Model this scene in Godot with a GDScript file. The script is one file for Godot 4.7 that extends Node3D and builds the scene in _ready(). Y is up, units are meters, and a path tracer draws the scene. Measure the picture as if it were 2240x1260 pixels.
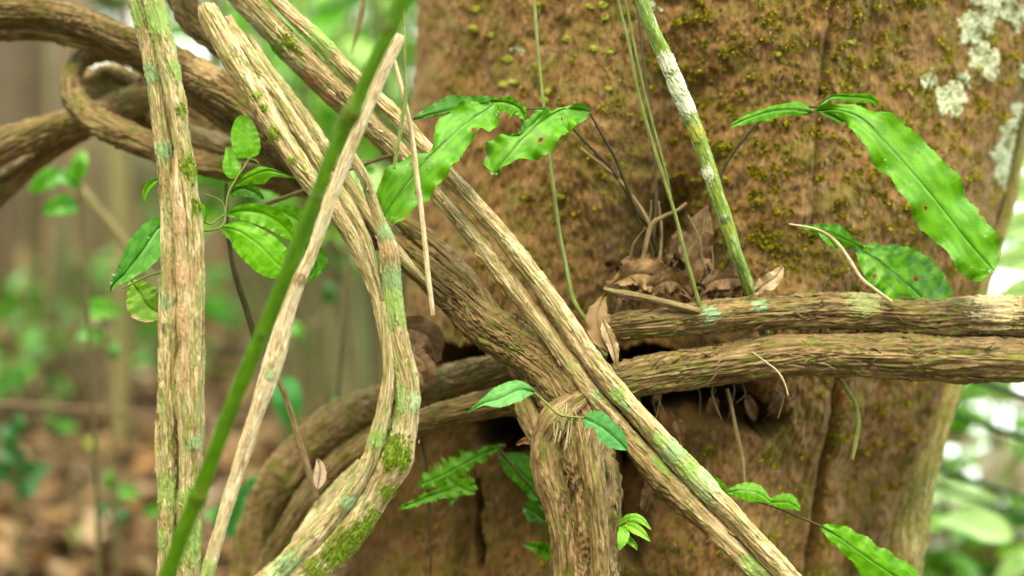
extends Node3D
# Lianas crossing in front of a mossy rainforest trunk, ferns and litter round them, forest floor behind.

const PITCH := 0.105
const EYE := Vector3(0, 1.0, 0)
const FOCUS := 1.52
var fwd := Vector3(0, -sin(PITCH), -cos(PITCH))
var upv := Vector3(0, cos(PITCH), -sin(PITCH))

var rng := RandomNumberGenerator.new()
var taken := {}
const NS := 512
var n_fine: PackedFloat32Array
var n_mid: PackedFloat32Array
var n_big: PackedFloat32Array
var n_ridge: PackedFloat32Array
var M := {}
var moss_at := []
const CAVES := [[1520., 838., 220., 52., .27], [1420., 880., 90., 40., .2], [1395., 935., 66., 110., .26], [1010., 775., 95., 62., .26], [1095., 930., 75., 44., .22], [1400., 1090., 34., 130., .16], [1545., 540., 36., 100., .10], [1600., 640., 70., 34., .14], [1440., 768., 140., 34., .18], [1030., 1190., 14., 110., .08]]

# ------------------------------------------------------------------ helpers
func P(px: float, py: float, d: float) -> Vector3:
	return EYE + fwd * d + Vector3.RIGHT * ((px - 1120.0) / 3000.0 * d) + upv * ((630.0 - py) / 3000.0 * d)

func numbered(called: String, parent: Node) -> String:
	var key := str(parent.get_instance_id()) + called
	taken[key] = taken.get(key, -1) + 1
	return called if taken[key] == 0 else "%s_%03d" % [called, taken[key]]

func put(called: String, m: Mesh, mat: Material, parent: Node = self) -> MeshInstance3D:
	var o := MeshInstance3D.new()
	o.name = numbered(called, parent)
	o.mesh = m
	o.material_override = mat
	parent.add_child(o, true)
	return o

func thing(called: String, label: String, category: String, at := Vector3.ZERO, group := "") -> Node3D:
	var o := Node3D.new()
	o.name = numbered(called, self)
	o.position = at
	add_child(o, true)
	tag(o, label, category, group)
	return o

func tag(o: Node, label: String, category: String, group := "") -> void:
	o.set_meta("label", label)
	o.set_meta("category", category)
	if group: o.set_meta("group", group)

func noise_field(freq: float, octaves: int, sd: int, kind := FastNoiseLite.FRACTAL_FBM) -> PackedFloat32Array:
	var n := FastNoiseLite.new()
	n.seed = sd
	n.noise_type = FastNoiseLite.TYPE_SIMPLEX_SMOOTH
	n.frequency = freq
	n.fractal_type = kind
	n.fractal_octaves = octaves
	var im := n.get_seamless_image(NS, NS, false, false, 0.15, true)
	im.convert(Image.FORMAT_RF)
	return im.get_data().to_float32_array()

func smp(a: PackedFloat32Array, u: float, v: float) -> float:
	var x := fposmod(u, 1.0) * NS
	var y := fposmod(v, 1.0) * NS
	var x0 := int(x) % NS
	var y0 := int(y) % NS
	var fx := x - floorf(x)
	var fy := y - floorf(y)
	var x1 := (x0 + 1) % NS
	var r0 := y0 * NS
	var r1 := ((y0 + 1) % NS) * NS
	return lerpf(lerpf(a[r0 + x0], a[r0 + x1], fx), lerpf(a[r1 + x0], a[r1 + x1], fx), fy)

func lin(r: float, g: float, b: float) -> Color:
	return Color(r, g, b)

func cr(a: Array, t: float) -> Array:
	# Catmull-Rom through rows of numbers, t in 0 .. size-1
	var n := a.size()
	var i := clampi(int(t), 0, n - 2)
	var f := t - i
	var p0: Array = a[maxi(i - 1, 0)]
	var p1: Array = a[i]
	var p2: Array = a[i + 1]
	var p3: Array = a[mini(i + 2, n - 1)]
	var out := []
	for k in p1.size():
		out.append(cubic_interpolate(p1[k], p2[k], p0[k], p3[k], f))
	return out

func grid_mesh(v: PackedVector3Array, c: PackedColorArray, uv: PackedVector2Array, rows: int, cols: int, extra := PackedInt32Array(), gone := PackedByteArray()) -> ArrayMesh:
	var idx := PackedInt32Array()
	idx.resize((rows - 1) * (cols - 1) * 6)
	var k := 0
	for i in rows - 1:
		for j in cols - 1:
			var a := i * cols + j
			if gone.size() and gone[a] + gone[a + 1] + gone[a + cols] + gone[a + cols + 1] > 1: continue
			idx[k] = a; idx[k + 1] = a + cols; idx[k + 2] = a + 1
			idx[k + 3] = a + 1; idx[k + 4] = a + cols; idx[k + 5] = a + cols + 1
			k += 6
	idx.resize(k)
	idx.append_array(extra)
	var arr := []
	arr.resize(Mesh.ARRAY_MAX)
	arr[Mesh.ARRAY_VERTEX] = v
	arr[Mesh.ARRAY_COLOR] = c
	arr[Mesh.ARRAY_TEX_UV] = uv
	arr[Mesh.ARRAY_INDEX] = idx
	var st := SurfaceTool.new()
	st.create_from_arrays(arr)
	st.generate_normals()
	return st.commit()

# ------------------------------------------------------------------ bark tubes
# kinds: tones of bark (linear), share of lichen and moss, height and length of the fibres
var KIND := {
	"cream": {"dark": lin(.13, .075, .022), "mid": lin(.46, .33, .165), "light": lin(.74, .61, .39), "lichen": lin(.31, .40, .14), "moss": lin(.19, .28, .012), "la": .44, "ma": .33, "amp": .0018, "lobes": 6, "fl": .46, "fw": .045, "film": lin(.31, .31, .11), "film_amt": .42},
	"brown": {"dark": lin(.060, .035, .009), "mid": lin(.200, .130, .050), "light": lin(.38, .268, .13), "lichen": lin(.20, .25, .07), "moss": lin(.14, .18, .008), "la": .22, "ma": .35, "amp": .0034, "lobes": 8, "fl": .56, "fw": .05, "crest": 1.6, "film": lin(.17, .145, .034), "film_amt": .5},
	"green": {"dark": lin(.025, .085, .0), "mid": lin(.056, .145, .0), "light": lin(.078, .19, .0), "lichen": lin(.1, .3, .02), "moss": lin(.05, .2, .01), "la": 0., "ma": 0., "amp": .0002, "fl": .3, "fw": .03, "film_amt": 0.},
	"straw": {"dark": lin(.28, .19, .09), "mid": lin(.63, .51, .32), "light": lin(.78, .69, .50), "lichen": lin(.40, .42, .20), "moss": lin(.30, .36, .04), "la": .18, "ma": .14, "amp": .0010, "fl": .25, "fw": .04},
	"mottled": {"dark": lin(.10, .18, .02), "mid": lin(.13, .27, .03), "light": lin(.21, .36, .06), "lichen": lin(.52, .64, .44), "moss": lin(.30, .33, .02), "la": .43, "ma": .40, "amp": .0006, "fl": .16, "fw": .06},
	"twig": {"dark": lin(.08, .05, .022), "mid": lin(.19, .12, .058), "light": lin(.32, .22, .12), "lichen": lin(.22, .33, .10), "moss": lin(.16, .24, .03), "la": .25, "ma": .28, "amp": .0005, "fl": .2, "fw": .03},
	"greentwig": {"dark": lin(.09, .10, .02), "mid": lin(.17, .22, .04), "light": lin(.25, .31, .08), "lichen": lin(.34, .46, .23), "moss": lin(.18, .27, .03), "la": .4, "ma": .35, "amp": .0004, "fl": .2, "fw": .03},
	"flank": {"dark": lin(.13, .10, .025), "mid": lin(.27, .23, .075), "light": lin(.42, .37, .16), "lichen": lin(.3, .36, .12), "moss": lin(.20, .22, .015), "la": .35, "ma": .42, "amp": .002, "fl": .4, "fw": .05, "lobes": 5},
	"dark": {"dark": lin(.025, .02, .008), "mid": lin(.06, .045, .018), "light": lin(.10, .075, .03), "lichen": lin(.1, .15, .05), "moss": lin(.08, .12, .015), "la": .1, "ma": .3, "amp": .0004, "fl": .2, "fw": .03},
}

func tube(pts: Array, kind: String, o := {}) -> ArrayMesh:
	# pts rows: px, py, width px, depth
	var K: Dictionary = KIND[kind]
	var res: float = o.get("res", .0014)
	var amp: float = o.get("amp", K.amp)
	var sd: float = o.get("seed", 1) * .37
	var lump: float = o.get("lump", .10)
	var twist: float = o.get("twist", .6)
	var ws: float = o.get("ws", 1.0)
	var flat: float = o.get("flat", 1.0)
	var la: float = o.get("la", K.la)
	var ma: float = o.get("ma", K.ma)
	var lobes: int = o.get("lobes", K.get("lobes", 0))
	var lobed: float = o.get("lobed", .10)
	var spots: Array = o.get("spots", [])
	var crest: float = o.get("crest", K.get("crest", -1.9))
	var film: Color = K.get("film", K.moss.lerp(K.mid, .5))
	var film_amt: float = o.get("film", K.get("film_amt", .5))
	var dark: Color = K.dark
	var mid: Color = K.mid
	var light: Color = K.light
	var lich: Color = K.lichen
	var moss: Color = K.moss
	moss_at.clear()
	# dense curve
	var ps := PackedVector3Array()
	var rs := PackedFloat32Array()
	var per := 24
	var prev := Vector3.INF
	var acc := 0.0
	var ss := PackedFloat32Array()
	for i in (pts.size() - 1) * per + 1:
		var q := cr(pts, float(i) / per)
		var p := P(q[0], q[1], q[3])
		if prev != Vector3.INF: acc += p.distance_to(prev)
		prev = p
		ps.append(p); rs.append(maxf(q[2] * ws, .5) * q[3] / 6000.0); ss.append(acc)
	var rows := maxi(int(acc / res), 6)
	var rmax := 0.0
	for r in rs: rmax = maxf(rmax, r)
	var cols := clampi(int(TAU * rmax / res), 8, 150) + 1
	var nfw := maxi(1, roundi(TAU * rmax / float(K.fw)))
	var fl: float = K.fl
	var cp := PackedVector3Array(); cp.resize(rows)
	var cr_ := PackedFloat32Array(); cr_.resize(rows)
	var k := 0
	for i in rows:
		var s := acc * i / (rows - 1)
		while k < ss.size() - 2 and ss[k + 1] < s: k += 1
		var f := clampf((s - ss[k]) / maxf(ss[k + 1] - ss[k], 1e-6), 0, 1)
		cp[i] = ps[k].lerp(ps[k + 1], f)
		cr_[i] = lerpf(rs[k], rs[k + 1], f)
	var sp := []
	for s in spots:
		var best := 0
		var bd := 1e9
		for i in range(0, pts.size()):
			var dd := Vector2(pts[i][0] - s[0], pts[i][1] - s[1]).length()
			if dd < bd: bd = dd; best = i
		var d: float = pts[best][3] - pts[best][2] * pts[best][3] / 6000.0 * .7
		sp.append([P(s[0], s[1], d), s[2] * d / 3000.0, s[3]])
	var v := PackedVector3Array(); v.resize(rows * cols)
	var c := PackedColorArray(); c.resize(rows * cols)
	var uv := PackedVector2Array(); uv.resize(rows * cols)
	var nb := Vector3.ZERO
	for i in rows:
		var t := (cp[mini(i + 1, rows - 1)] - cp[maxi(i - 1, 0)]).normalized()
		var n := (EYE - cp[i])
		n = (n - t * n.dot(t)).normalized()
		var b := t.cross(n)
		var s := acc * i / (rows - 1)
		var r0 := cr_[i]
		var near := []
		for q in sp:
			if q[0].distance_to(cp[i]) < q[1] * 1.8 + r0 * 2.0: near.append(q)
		for j in cols:
			var a := float(j) / (cols - 1)
			var ang := a * TAU
			var wob := smp(n_big, a + sd, s * 1.1 + sd)
			var av := a * nfw + s * twist * nfw + .25 * wob
			var sv := s / fl
			var f1 := smp(n_ridge, av * .8 + sd, sv * .26 + sd)
			var f2 := smp(n_fine, av * .9 + sd * 3.1, sv * .22)
			var big := smp(n_big, a * 1.0 + sd, s * 2.2 + sd)
			var r := r0 * (1.0 + lump * 2.0 * (big - .5))
			if lobes > 0:
				# furrows between the ribs, wandering and fading out along the length
				var fw_ := absf(cos(lobes * .5 * (ang + s * twist * 3.0) + sd * 4.0 + 2.6 * (smp(n_mid, a + sd * 1.9, s * .9) - .5) + 1.4 * (wob - .5)))
				r *= 1.0 - lobed * (1.0 - smoothstep(.0, .55, fw_)) * smoothstep(.34, .56, smp(n_mid, a * 2.0 + sd * 6.1, s * 1.1 + sd))
			r += amp * (crest * (f1 - .5) + 1.2 * (f2 - .5)) * minf(1.0, r0 / .008)
			var dir := n * (cos(ang) * flat) + b * sin(ang)
			var p := cp[i] + dir * r
			v[i * cols + j] = p
			uv[i * cols + j] = Vector2(a * nfw * 1.0 + s * twist * nfw, s / .34)
			# colour of the bark: streaks, then patches of lichen and moss with ragged outlines
			var g1 := smp(n_fine, av * .5 + sd * 7.0 + .3, sv * .22 + .6)
			var g2 := smp(n_mid, a * nfw * .4 + sd * 2.0, s * 2.0 + .17)
			var g3 := smp(n_fine, a * nfw * 1.2 + .7, s * 5.0 + sd)
			var g5 := smp(n_ridge, av * .9 + sd * 4.0 + .4, sv * .55 + .2)
			var col := mid.lerp(light, smoothstep(.38, .66, (1.0 - g1) * .45 + g2 * .55))
			col = col.lerp(dark, .65 * smoothstep(.60, .80, g1 * .85 + g3 * .15))
			col = col.lerp(dark, .75 * smoothstep(.70, .92, g5) * smoothstep(.40, .58, g2 * .6 + g3 * .4))
			var g6 := smp(n_mid, a * .7 + sd * 1.7, s * .8 + sd * 2.9)
			col = col.lerp(film, film_amt * smoothstep(.46, .66, g6 + .25 * (g1 - .5)))
			var g7 := smp(n_mid, a * 1.1 + sd * 3.3, s * 1.3 + sd) + .35 * (g1 - .5)
			col = col.lerp(dark, .58 * smoothstep(.56, .64, g7) * smoothstep(.40, .60, g3 * .35 + g1 * .65))
			var gl := smp(n_mid, a * .9 + sd * 5.0, s * 2.0 + sd * 1.3) + .30 * (g3 - .5) + .25 * (g1 - .5)
			col = col.lerp(lich, .7 * smoothstep(1.0 - la, 1.14 - la, gl))
			var gm := smp(n_mid, a * 1.2 + sd * 9.0, s * 3.4 + sd * 2.3) + .45 * (g3 - .5) + .2 * (g1 - .5)
			col = col.lerp(moss, .85 * smoothstep(1.0 - ma, 1.10 - ma, gm))
			var proud := 0.0
			for q in near:
				var dd: float = q[0].distance_to(p) / q[1]
				var msk := smoothstep(.08, -.08, dd - 1.0 + 1.5 * (g3 - .5) + .8 * (g2 - .5))
				if msk > .5 and q[2].g > q[2].r * 1.35 and q[2].b < .03 and rng.randf() < .22: moss_at.append([p, dir])
				if msk > 0.0:
					col = col.lerp(q[2] * (.80 + .5 * g3), msk * .92)
					proud = maxf(proud, msk)
			c[i * cols + j] = col
			if proud > 0.0: v[i * cols + j] = p + dir * (.0011 * proud * (.4 + g3))
	# caps
	var ex := PackedInt32Array()
	for e in 2:
		var row := 0 if e == 0 else rows - 1
		v.append(cp[row]); c.append(light * .8); uv.append(Vector2(.5, .5))
		var ci := v.size() - 1
		for j in cols - 1:
			if e == 0: ex.append_array([ci, row * cols + j, row * cols + j + 1])
			else: ex.append_array([ci, row * cols + j + 1, row * cols + j])
	return grid_mesh(v, c, uv, rows, cols, ex)

func shreds(pts: Array, count: int, sd: int, len_px := 40.0, kind := "brown", lift := 1.0) -> ArrayMesh:
	# loose fibres of bark peeling from a liana
	var r := RandomNumberGenerator.new(); r.seed = sd
	var K: Dictionary = KIND[kind]
	var st := SurfaceTool.new(); st.begin(Mesh.PRIMITIVE_TRIANGLES)
	for q in count:
		var t := r.randf() * (pts.size() - 1.02)
		var a := cr(pts, t)
		var b := cr(pts, minf(t + .05, pts.size() - 1.0))
		var p := P(a[0], a[1], a[3])
		var T := (P(b[0], b[1], b[3]) - p).normalized()
		var n := (EYE - p); n = (n - T * n.dot(T)).normalized()
		var B := T.cross(n)
		var ang := r.randf_range(-1.9, 1.9)
		var rad: float = a[2] * a[3] / 6000.0
		var out := n * cos(ang) + B * sin(ang)
		var tang := T.cross(out)
		var L := r.randf_range(.35, 1.0) * len_px * FOCUS / 3000.0
		var w := r.randf_range(.0006, .0016)
		var dir := (T * (1.0 if r.randf() < .5 else -1.0) + tang * r.randf_range(-.5, .5)).normalized()
		var base := p + out * rad * .97
		var col: Color = K.mid.lerp(K.light, r.randf()) if r.randf() < .7 else K.dark
		var side := dir.cross(out).normalized()
		var pv := []
		var rise := r.randf_range(.05, .45) * lift
		for i in 5:
			var f := i / 4.0
			var cpos := base + dir * L * f + out * (L * rise * f * f) + side * (L * .18 * sin(f * 2.5 + q))
			pv.append([cpos - side * w * (1.0 - f * .9), cpos + side * w * (1.0 - f * .9), cpos + out * w * .8 * (1.0 - f)])
		for i in 4:
			for e in 3:
				var e2 := (e + 1) % 3
				for vv in [pv[i][e], pv[i + 1][e], pv[i][e2], pv[i][e2], pv[i + 1][e], pv[i + 1][e2]]:
					st.set_color(col); st.set_uv(Vector2(vv.x * 20.0, vv.y * 20.0)); st.add_vertex(vv)
	st.generate_normals()
	return st.commit()

func stuff(o: Node) -> void:
	o.set_meta("kind", "stuff")

func onward(t: Node3D, pts: Array, kind: String, o: Dictionary, part: String) -> void:
	# coarser continuation of a stem beyond the picture, to the ground or into the canopy
	for key in ["pre", "post"]:
		if not o.has(key): continue
		var q: Array = pts[0] if key == "pre" else pts[-1]
		var row := [q]
		for e in o[key]:
			row.append(e if e.size() > 3 else [e[0], e[1], e[2], q[3]])
		if key == "pre": row.reverse()
		var oo := o.duplicate()
		oo.erase("spots")
		oo.res = .006
		put(part, tube(row, kind, oo), M.stem if kind == "green" else M.bark, t)

func moss_part(t: Node3D) -> void:
	# small tufts where the moss grows on a liana
	if moss_at.size() < 4: return
	var mm := MultiMesh.new()
	mm.transform_format = MultiMesh.TRANSFORM_3D
	mm.use_colors = true
	mm.mesh = tuft_mesh(4)
	mm.instance_count = moss_at.size()
	for i in moss_at.size():
		var b := Basis(Quaternion(Vector3.UP, moss_at[i][1].normalized())) * Basis(Vector3.UP, rng.randf() * TAU)
		mm.set_instance_transform(i, Transform3D(b.scaled(Vector3.ONE * rng.randf_range(.0013, .0028)), moss_at[i][0]))
		mm.set_instance_color(i, lin(.12, .22, .004).lerp(lin(.26, .40, .012), rng.randf()))
	var mo := MultiMeshInstance3D.new()
	mo.name = numbered("moss", t)
	mo.multimesh = mm
	mo.material_override = M.moss
	stuff(mo)
	t.add_child(mo, true)
	moss_at.clear()

func vine(called: String, label: String, category: String, kind: String, strands: Array, part := "strand") -> Node3D:
	# strands: [pts, options]
	if strands.size() == 1:
		var m := put(called, tube(strands[0][0], kind, strands[0][1]), M.bark)
		tag(m, label, category)
		moss_part(m)
		onward(m, strands[0][0], kind, strands[0][1], part)
		return m
	var t := thing(called, label, category)
	for s in strands:
		put(part, tube(s[0], s[1].get("kind", kind), s[1]), M.bark, t)
		moss_part(t)
		onward(t, s[0], s[1].get("kind", kind), s[1], part)
	return t

# ------------------------------------------------------------------ leaves
func blade(mid: Array, prof: Array, o := {}) -> ArrayMesh:
	# mid rows: px, py, depth. prof rows: half width left, half width right (px), evenly spaced from base to tip
	var sd: float = o.get("seed", 1)
	var roll: float = o.get("roll", 0.0)
	var fold: float = o.get("fold", .25)
	var ruf: float = o.get("ruffle", .12) * .6
	var rf: float = o.get("rf", 7.0)
	var curl: float = o.get("curl", 0.0)
	var ca: Color = o.get("a", lin(.05, .21, .006))
	var cb: Color = o.get("b", lin(.085, .27, .02))
	var rib: Color = o.get("rib", lin(.03, .105, .010))
	var edge: Color = o.get("edge", ca)
	var ea: float = o.get("ea", 0.0)
	var ragged: float = o.get("ragged", .02)
	var spot: float = o.get("spot", .0)
	var res: float = o.get("res", .0014)
	var ps := PackedVector3Array()
	var tot := 0.0
	for i in 61:
		var q := cr(mid, i / 60.0 * (mid.size() - 1))
		ps.append(P(q[0], q[1], q[2]))
		if i: tot += ps[i].distance_to(ps[i - 1])
	var wm := 0.0
	for q in prof: wm = maxf(wm, maxf(q[0], q[1]))
	var d0: float = mid[0][2]
	wm *= d0 / 3000.0
	var rows := clampi(int(tot / res), 10, 260)
	var half := clampi(int(wm / res), 4, 30)
	var cols := half * 2 + 1
	var holes: Array = o.get("holes", [])
	var gone := PackedByteArray()
	var v := PackedVector3Array(); var c := PackedColorArray(); var uv := PackedVector2Array()
	for i in rows:
		var t := float(i) / (rows - 1)
		var fi := t * 60.0
		var i0 := mini(int(fi), 59)
		var p := ps[i0].lerp(ps[i0 + 1], fi - i0)
		var T := (ps[mini(i0 + 2, 60)] - ps[maxi(i0 - 1, 0)]).normalized()
		var n := (EYE - p); n = (n - T * n.dot(T)).normalized()
		var B := T.cross(n)
		var rl: float = roll + o.get("turn", 0.0) * t
		var S := B * cos(rl) + n * sin(rl)
		var N := n * cos(rl) - B * sin(rl)
		var w := cr(prof, t * (prof.size() - 1))
		for j in cols:
			var s := float(j - half) / half
			var ww: float = maxf(w[1] if s > 0 else w[0], .3) * d0 / 3000.0
			var rn := smp(n_fine, t * 2.0 + sd * .13, .3 if s > 0 else .7) - .5
			ww *= 1.0 + ragged * 6.0 * rn * s * s
			var x := s * ww
			var ab := absf(s)
			var ph := t * rf * TAU + sd + (1.3 if s > 0 else 0.0)
			var lift := fold * absf(x) - curl * x * x / maxf(wm, .001)
			lift += ruf * wm * sin(ph) * ab * ab + ruf * .5 * wm * sin(ph * 2.3 + 1.0) * ab * ab * ab
			# soft quilting between the side veins
			var vein := t * tot - absf(x) * .8
			lift += .00003 * sin(vein / .0048 * TAU) * minf(1.0, ab * 4.0) * (1.0 - ab * .5)
			lift += .11 * wm * (smp(n_big, t * .6 + sd * .31, s * .14 + sd * .17) - .5)
			lift += .0012 * exp(-pow(x / .0012, 2.0)) * -1.0
			v.append(p + S * (x / cos(roll)) + N * lift)
			uv.append(Vector2(s * .5 + .5, t))
			var g := smp(n_mid, t * 1.2 + sd * .21, s * .35 + sd * .4)
			var col := ca.lerp(cb, smoothstep(.25, .75, g))
			var vl := absf(fposmod(vein / .0048, 1.0) - .5) * 2.0
			col = col.lerp(cb * 1.1, .28 * smoothstep(.82, 1.0, vl))
			if absf(x) < .00095 * (1.2 - t * .7): col = rib
			if ea > 0.0:
				var e := smoothstep(1.0 - ea, 1.06 - ea, ab * .6 + t * .35 + .5 * (g - .5) + .25 * rn)
				col = col.lerp(edge, e)
			if spot > 0.0 and smp(n_fine, t * 1.7 + sd, s * .6 + sd * .5) > 1.0 - spot * .3:
				col = lin(.25, .22, .03)
			var cut := 0
			for hl in holes:
				# eaten spots: t, s, radius in metres
				var dd: float = Vector2((t - hl[0]) * tot, s * ww - hl[1] * wm).length() / hl[2] + .8 * (smp(n_mid, t * 3.0 + hl[0] * 7.0, s * .5) - .5)
				if dd < 1.0: cut = 1
				elif dd < 1.5: col = col.lerp(lin(.26, .17, .05), .8)
			gone.append(cut)
			c.append(col)
	return grid_mesh(v, c, uv, rows, cols, PackedInt32Array(), gone)

func prof_of(kind: String, w: float, n := 12) -> Array:
	var out := []
	for i in n + 1:
		var t := float(i) / n
		var h := 0.0
		match kind:
			"ovate": h = pow(sin(PI * pow(t, .75)), .85) * (1.0 - .18 * t)
			"lance": h = pow(sin(PI * pow(t, .85)), .9)
			"drip": h = pow(sin(PI * pow(t * .97, .65)), 1.1) * (1.0 - .35 * t) * 1.15
			"round": h = pow(sin(PI * pow(t, .8)), .55)
			"strap": h = minf(1.0, 3.5 * pow(t, .8)) * minf(1.0, 4.0 * pow(1.0 - t, .9))
		out.append([h * w, h * w])
	return out

func leaf(parent: Node, called: String, mid: Array, prof: Array, o := {}) -> MeshInstance3D:
	return put(called, blade(mid, prof, o), o.get("mat", M.leaf), parent)

# ------------------------------------------------------------------ start
func _ready() -> void:
	setup_view()
	setup_tools()
	leaf_variants()
	build_ground()
	build_trunk()
	build_lianas()
	build_stems()
	build_ferns()
	build_leafy()
	build_pocket()
	build_background()
	build_surroundings()

func setup_view() -> void:
	var cam := Camera3D.new()
	cam.name = "camera"
	cam.position = EYE
	cam.rotation.x = -PITCH
	cam.fov = rad_to_deg(2.0 * atan(.21))
	cam.near = .05
	cam.far = 600.0
	var at := CameraAttributesPhysical.new()
	at.frustum_focal_length = 12.0 / .21
	at.frustum_focus_distance = FOCUS
	at.frustum_near = .05
	at.frustum_far = 600.0
	at.exposure_aperture = 1.6
	cam.attributes = at
	add_child(cam)
	cam.current = true
	var we := WorldEnvironment.new()
	we.name = "environment"
	var e := Environment.new()
	e.background_mode = Environment.BG_SKY
	var sk := ProceduralSkyMaterial.new()
	sk.sky_top_color = Color(.98, .99, .95)
	sk.sky_horizon_color = Color(.78, .80, .75)
	sk.sky_curve = .15
	sk.ground_horizon_color = Color(.88, .93, .87)
	sk.ground_bottom_color = Color(.60, .64, .55)
	sk.ground_curve = .6
	sk.sun_angle_max = 1.0
	var s := Sky.new()
	s.sky_material = sk
	e.sky = s
	e.background_energy_multiplier = 1.35
	e.tonemap_mode = Environment.TONE_MAPPER_LINEAR
	e.tonemap_exposure = 3.95
	e.sdfgi_enabled = true
	e.ssao_enabled = true
	e.ssil_enabled = true
	we.environment = e
	add_child(we)
	var sun := DirectionalLight3D.new()
	sun.name = "sun"
	sun.light_energy = .36
	sun.light_color = Color(1.0, .93, .78)
	sun.light_angular_distance = 24.0
	sun.shadow_enabled = true
	sun.rotation = Vector3(deg_to_rad(-58), deg_to_rad(-20), 0)
	add_child(sun)

func setup_tools() -> void:
	rng.seed = 7
	n_fine = noise_field(.05, 3, 11)
	n_mid = noise_field(.016, 4, 23)
	n_big = noise_field(.008, 2, 37)
	n_ridge = noise_field(.03, 2, 41, FastNoiseLite.FRACTAL_RIDGED)
	# grain of bark shared by every tube
	var fn := FastNoiseLite.new()
	fn.seed = 5; fn.frequency = .03; fn.fractal_octaves = 5; fn.fractal_gain = .6
	var im := fn.get_seamless_image(512, 512, false, false, .12, true)
	var nm := im.duplicate()
	nm.convert(Image.FORMAT_RGBA8)
	nm.bump_map_to_normal_map(5.0)
	var grain := Image.create(512, 512, false, Image.FORMAT_RGB8)
	for y in 512:
		for x in 512:
			var g := im.get_pixel(x, y).r
			var q := .74 + .36 * g
			grain.set_pixel(x, y, Color(q, q * (.99 + .01 * g), q * (.96 + .04 * g)))
	var gt := ImageTexture.create_from_image(grain)
	var nt := ImageTexture.create_from_image(nm)
	var bark := StandardMaterial3D.new()
	bark.resource_name = "bark"
	bark.vertex_color_use_as_albedo = true
	bark.albedo_texture = gt
	bark.normal_enabled = true
	bark.normal_texture = nt
	bark.normal_scale = .8
	bark.roughness = .82
	M.bark = bark
	var tb := bark.duplicate()
	tb.resource_name = "trunk_bark"
	tb.normal_scale = 1.2
	tb.roughness = .9
	M.trunk = tb
	var st := bark.duplicate()
	st.resource_name = "green_stem"
	st.normal_enabled = false
	st.roughness = .6
	st.metallic_specular = .25
	M.stem = st
	M.leaf = leaf_mat("fern_leaf", .40, Color(.40, .50, .10))
	M.leaf_far = leaf_mat("background_leaf", .36, Color(.6, .7, .2))
	M.dead = leaf_mat("dead_leaf", .75, Color(.18, .13, .07))
	M.moss = leaf_mat("moss", .85, Color(.2, .2, .05))
	var wt := StandardMaterial3D.new()
	wt.resource_name = "water"
	wt.transparency = BaseMaterial3D.TRANSPARENCY_ALPHA
	wt.albedo_color = Color(.95, 1, .97, .05)
	wt.refraction_enabled = true
	wt.refraction_scale = .033
	wt.roughness = .02
	M.water = wt
	var gm := bark.duplicate()
	gm.resource_name = "forest_soil"
	gm.roughness = .95
	M.ground = gm

func leaf_mat(called: String, rough: float, back: Color) -> StandardMaterial3D:
	var m := StandardMaterial3D.new()
	m.resource_name = called
	m.vertex_color_use_as_albedo = true
	m.roughness = rough
	m.metallic_specular = .38
	m.cull_mode = BaseMaterial3D.CULL_DISABLED
	m.backlight_enabled = true
	m.backlight = back
	return m

# ------------------------------------------------------------------ ground
func ground_y(x: float, z: float) -> float:
	# level to the left, falling away to the right beyond the tree
	var d := -z
	var fall := maxf(x - .15 * d - .12, 0.0)
	var y := -400.0 * (1.0 - exp(-1.9 * fall / 400.0)) * smoothstep(1.6, 2.6, d)
	y += .16 * (smp(n_big, x * .05 + .4, z * .05) - .5) * smoothstep(1.0, 4.0, d)
	y += .068 * maxf(d - 3.0, 0.0) * smoothstep(.12, -.02, x / maxf(d, 1.0)) * smoothstep(60.0, 20.0, d) + .9 * smoothstep(20.0, 60.0, d) * smoothstep(.12, -.02, x / maxf(d, 1.0))
	return y

func build_ground() -> void:
	var v := PackedVector3Array(); var c := PackedColorArray(); var uv := PackedVector2Array()
	var rows := 150
	var cols := 150
	for i in rows:
		var f := float(i) / (rows - 1) * 2.0 - 1.0
		var z := -5.0 - signf(f) * (absf(f) * 10.0 + pow(absf(f), 5.0) * 240.0)
		for j in cols:
			var g := float(j) / (cols - 1) * 2.0 - 1.0
			var x := signf(g) * (absf(g) * 10.0 + pow(absf(g), 5.0) * 240.0)
			v.append(Vector3(x, ground_y(x, z), z))
			var n := smp(n_mid, x * .11, z * .11)
			c.append(lin(.065, .04, .016).lerp(lin(.14, .088, .038), n))
			uv.append(Vector2(x, z) * 1.4)
	var m := put("ground", grid_mesh(v, c, uv, rows, cols), M.ground)
	m.set_meta("kind", "structure")

# ------------------------------------------------------------------ trunk
const TR := [[-2600., 1980., 720.], [-1200., 1790., 710.], [0., 1611., 682.], [430., 1540., 642.], [840., 1466., 592.], [1260., 1325., 584.], [1700., 1290., 660.], [2300., 1290., 760.], [2700., 1280., 1000.]]
const FLUTES := [[1180., 150., -.020, -400., 900.], [1440., 95., .050, 150., 1000.], [1500., 60., .035, 330., 800.], [1720., 160., -.015, -600., 900.], [1325., 45., .045, 800., 2000.], [1150., 70., .030, 850., 2000.], [1035., 22., .035, 1000., 2200.], [1885., 14., .030, 780., 1500.], [1450., 90., .035, 850., 2000.], [1640., 110., -.025, 950., 2200.], [1440., 110., .05, 430., 700.], [1990., 60., .020, 500., 1500.], [1770., 8., .012, -900., 420.], [1185., 8., .008, -900., 300.]]

func trunk_params(py: float) -> Array:
	for i in TR.size() - 1:
		if py <= TR[i + 1][0] or i == TR.size() - 2:
			var f := clampf((py - TR[i][0]) / (TR[i + 1][0] - TR[i][0]), 0, 1)
			return [lerpf(TR[i][1], TR[i + 1][1], f), lerpf(TR[i][2], TR[i + 1][2], f)]
	return [1500., 600.]

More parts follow.
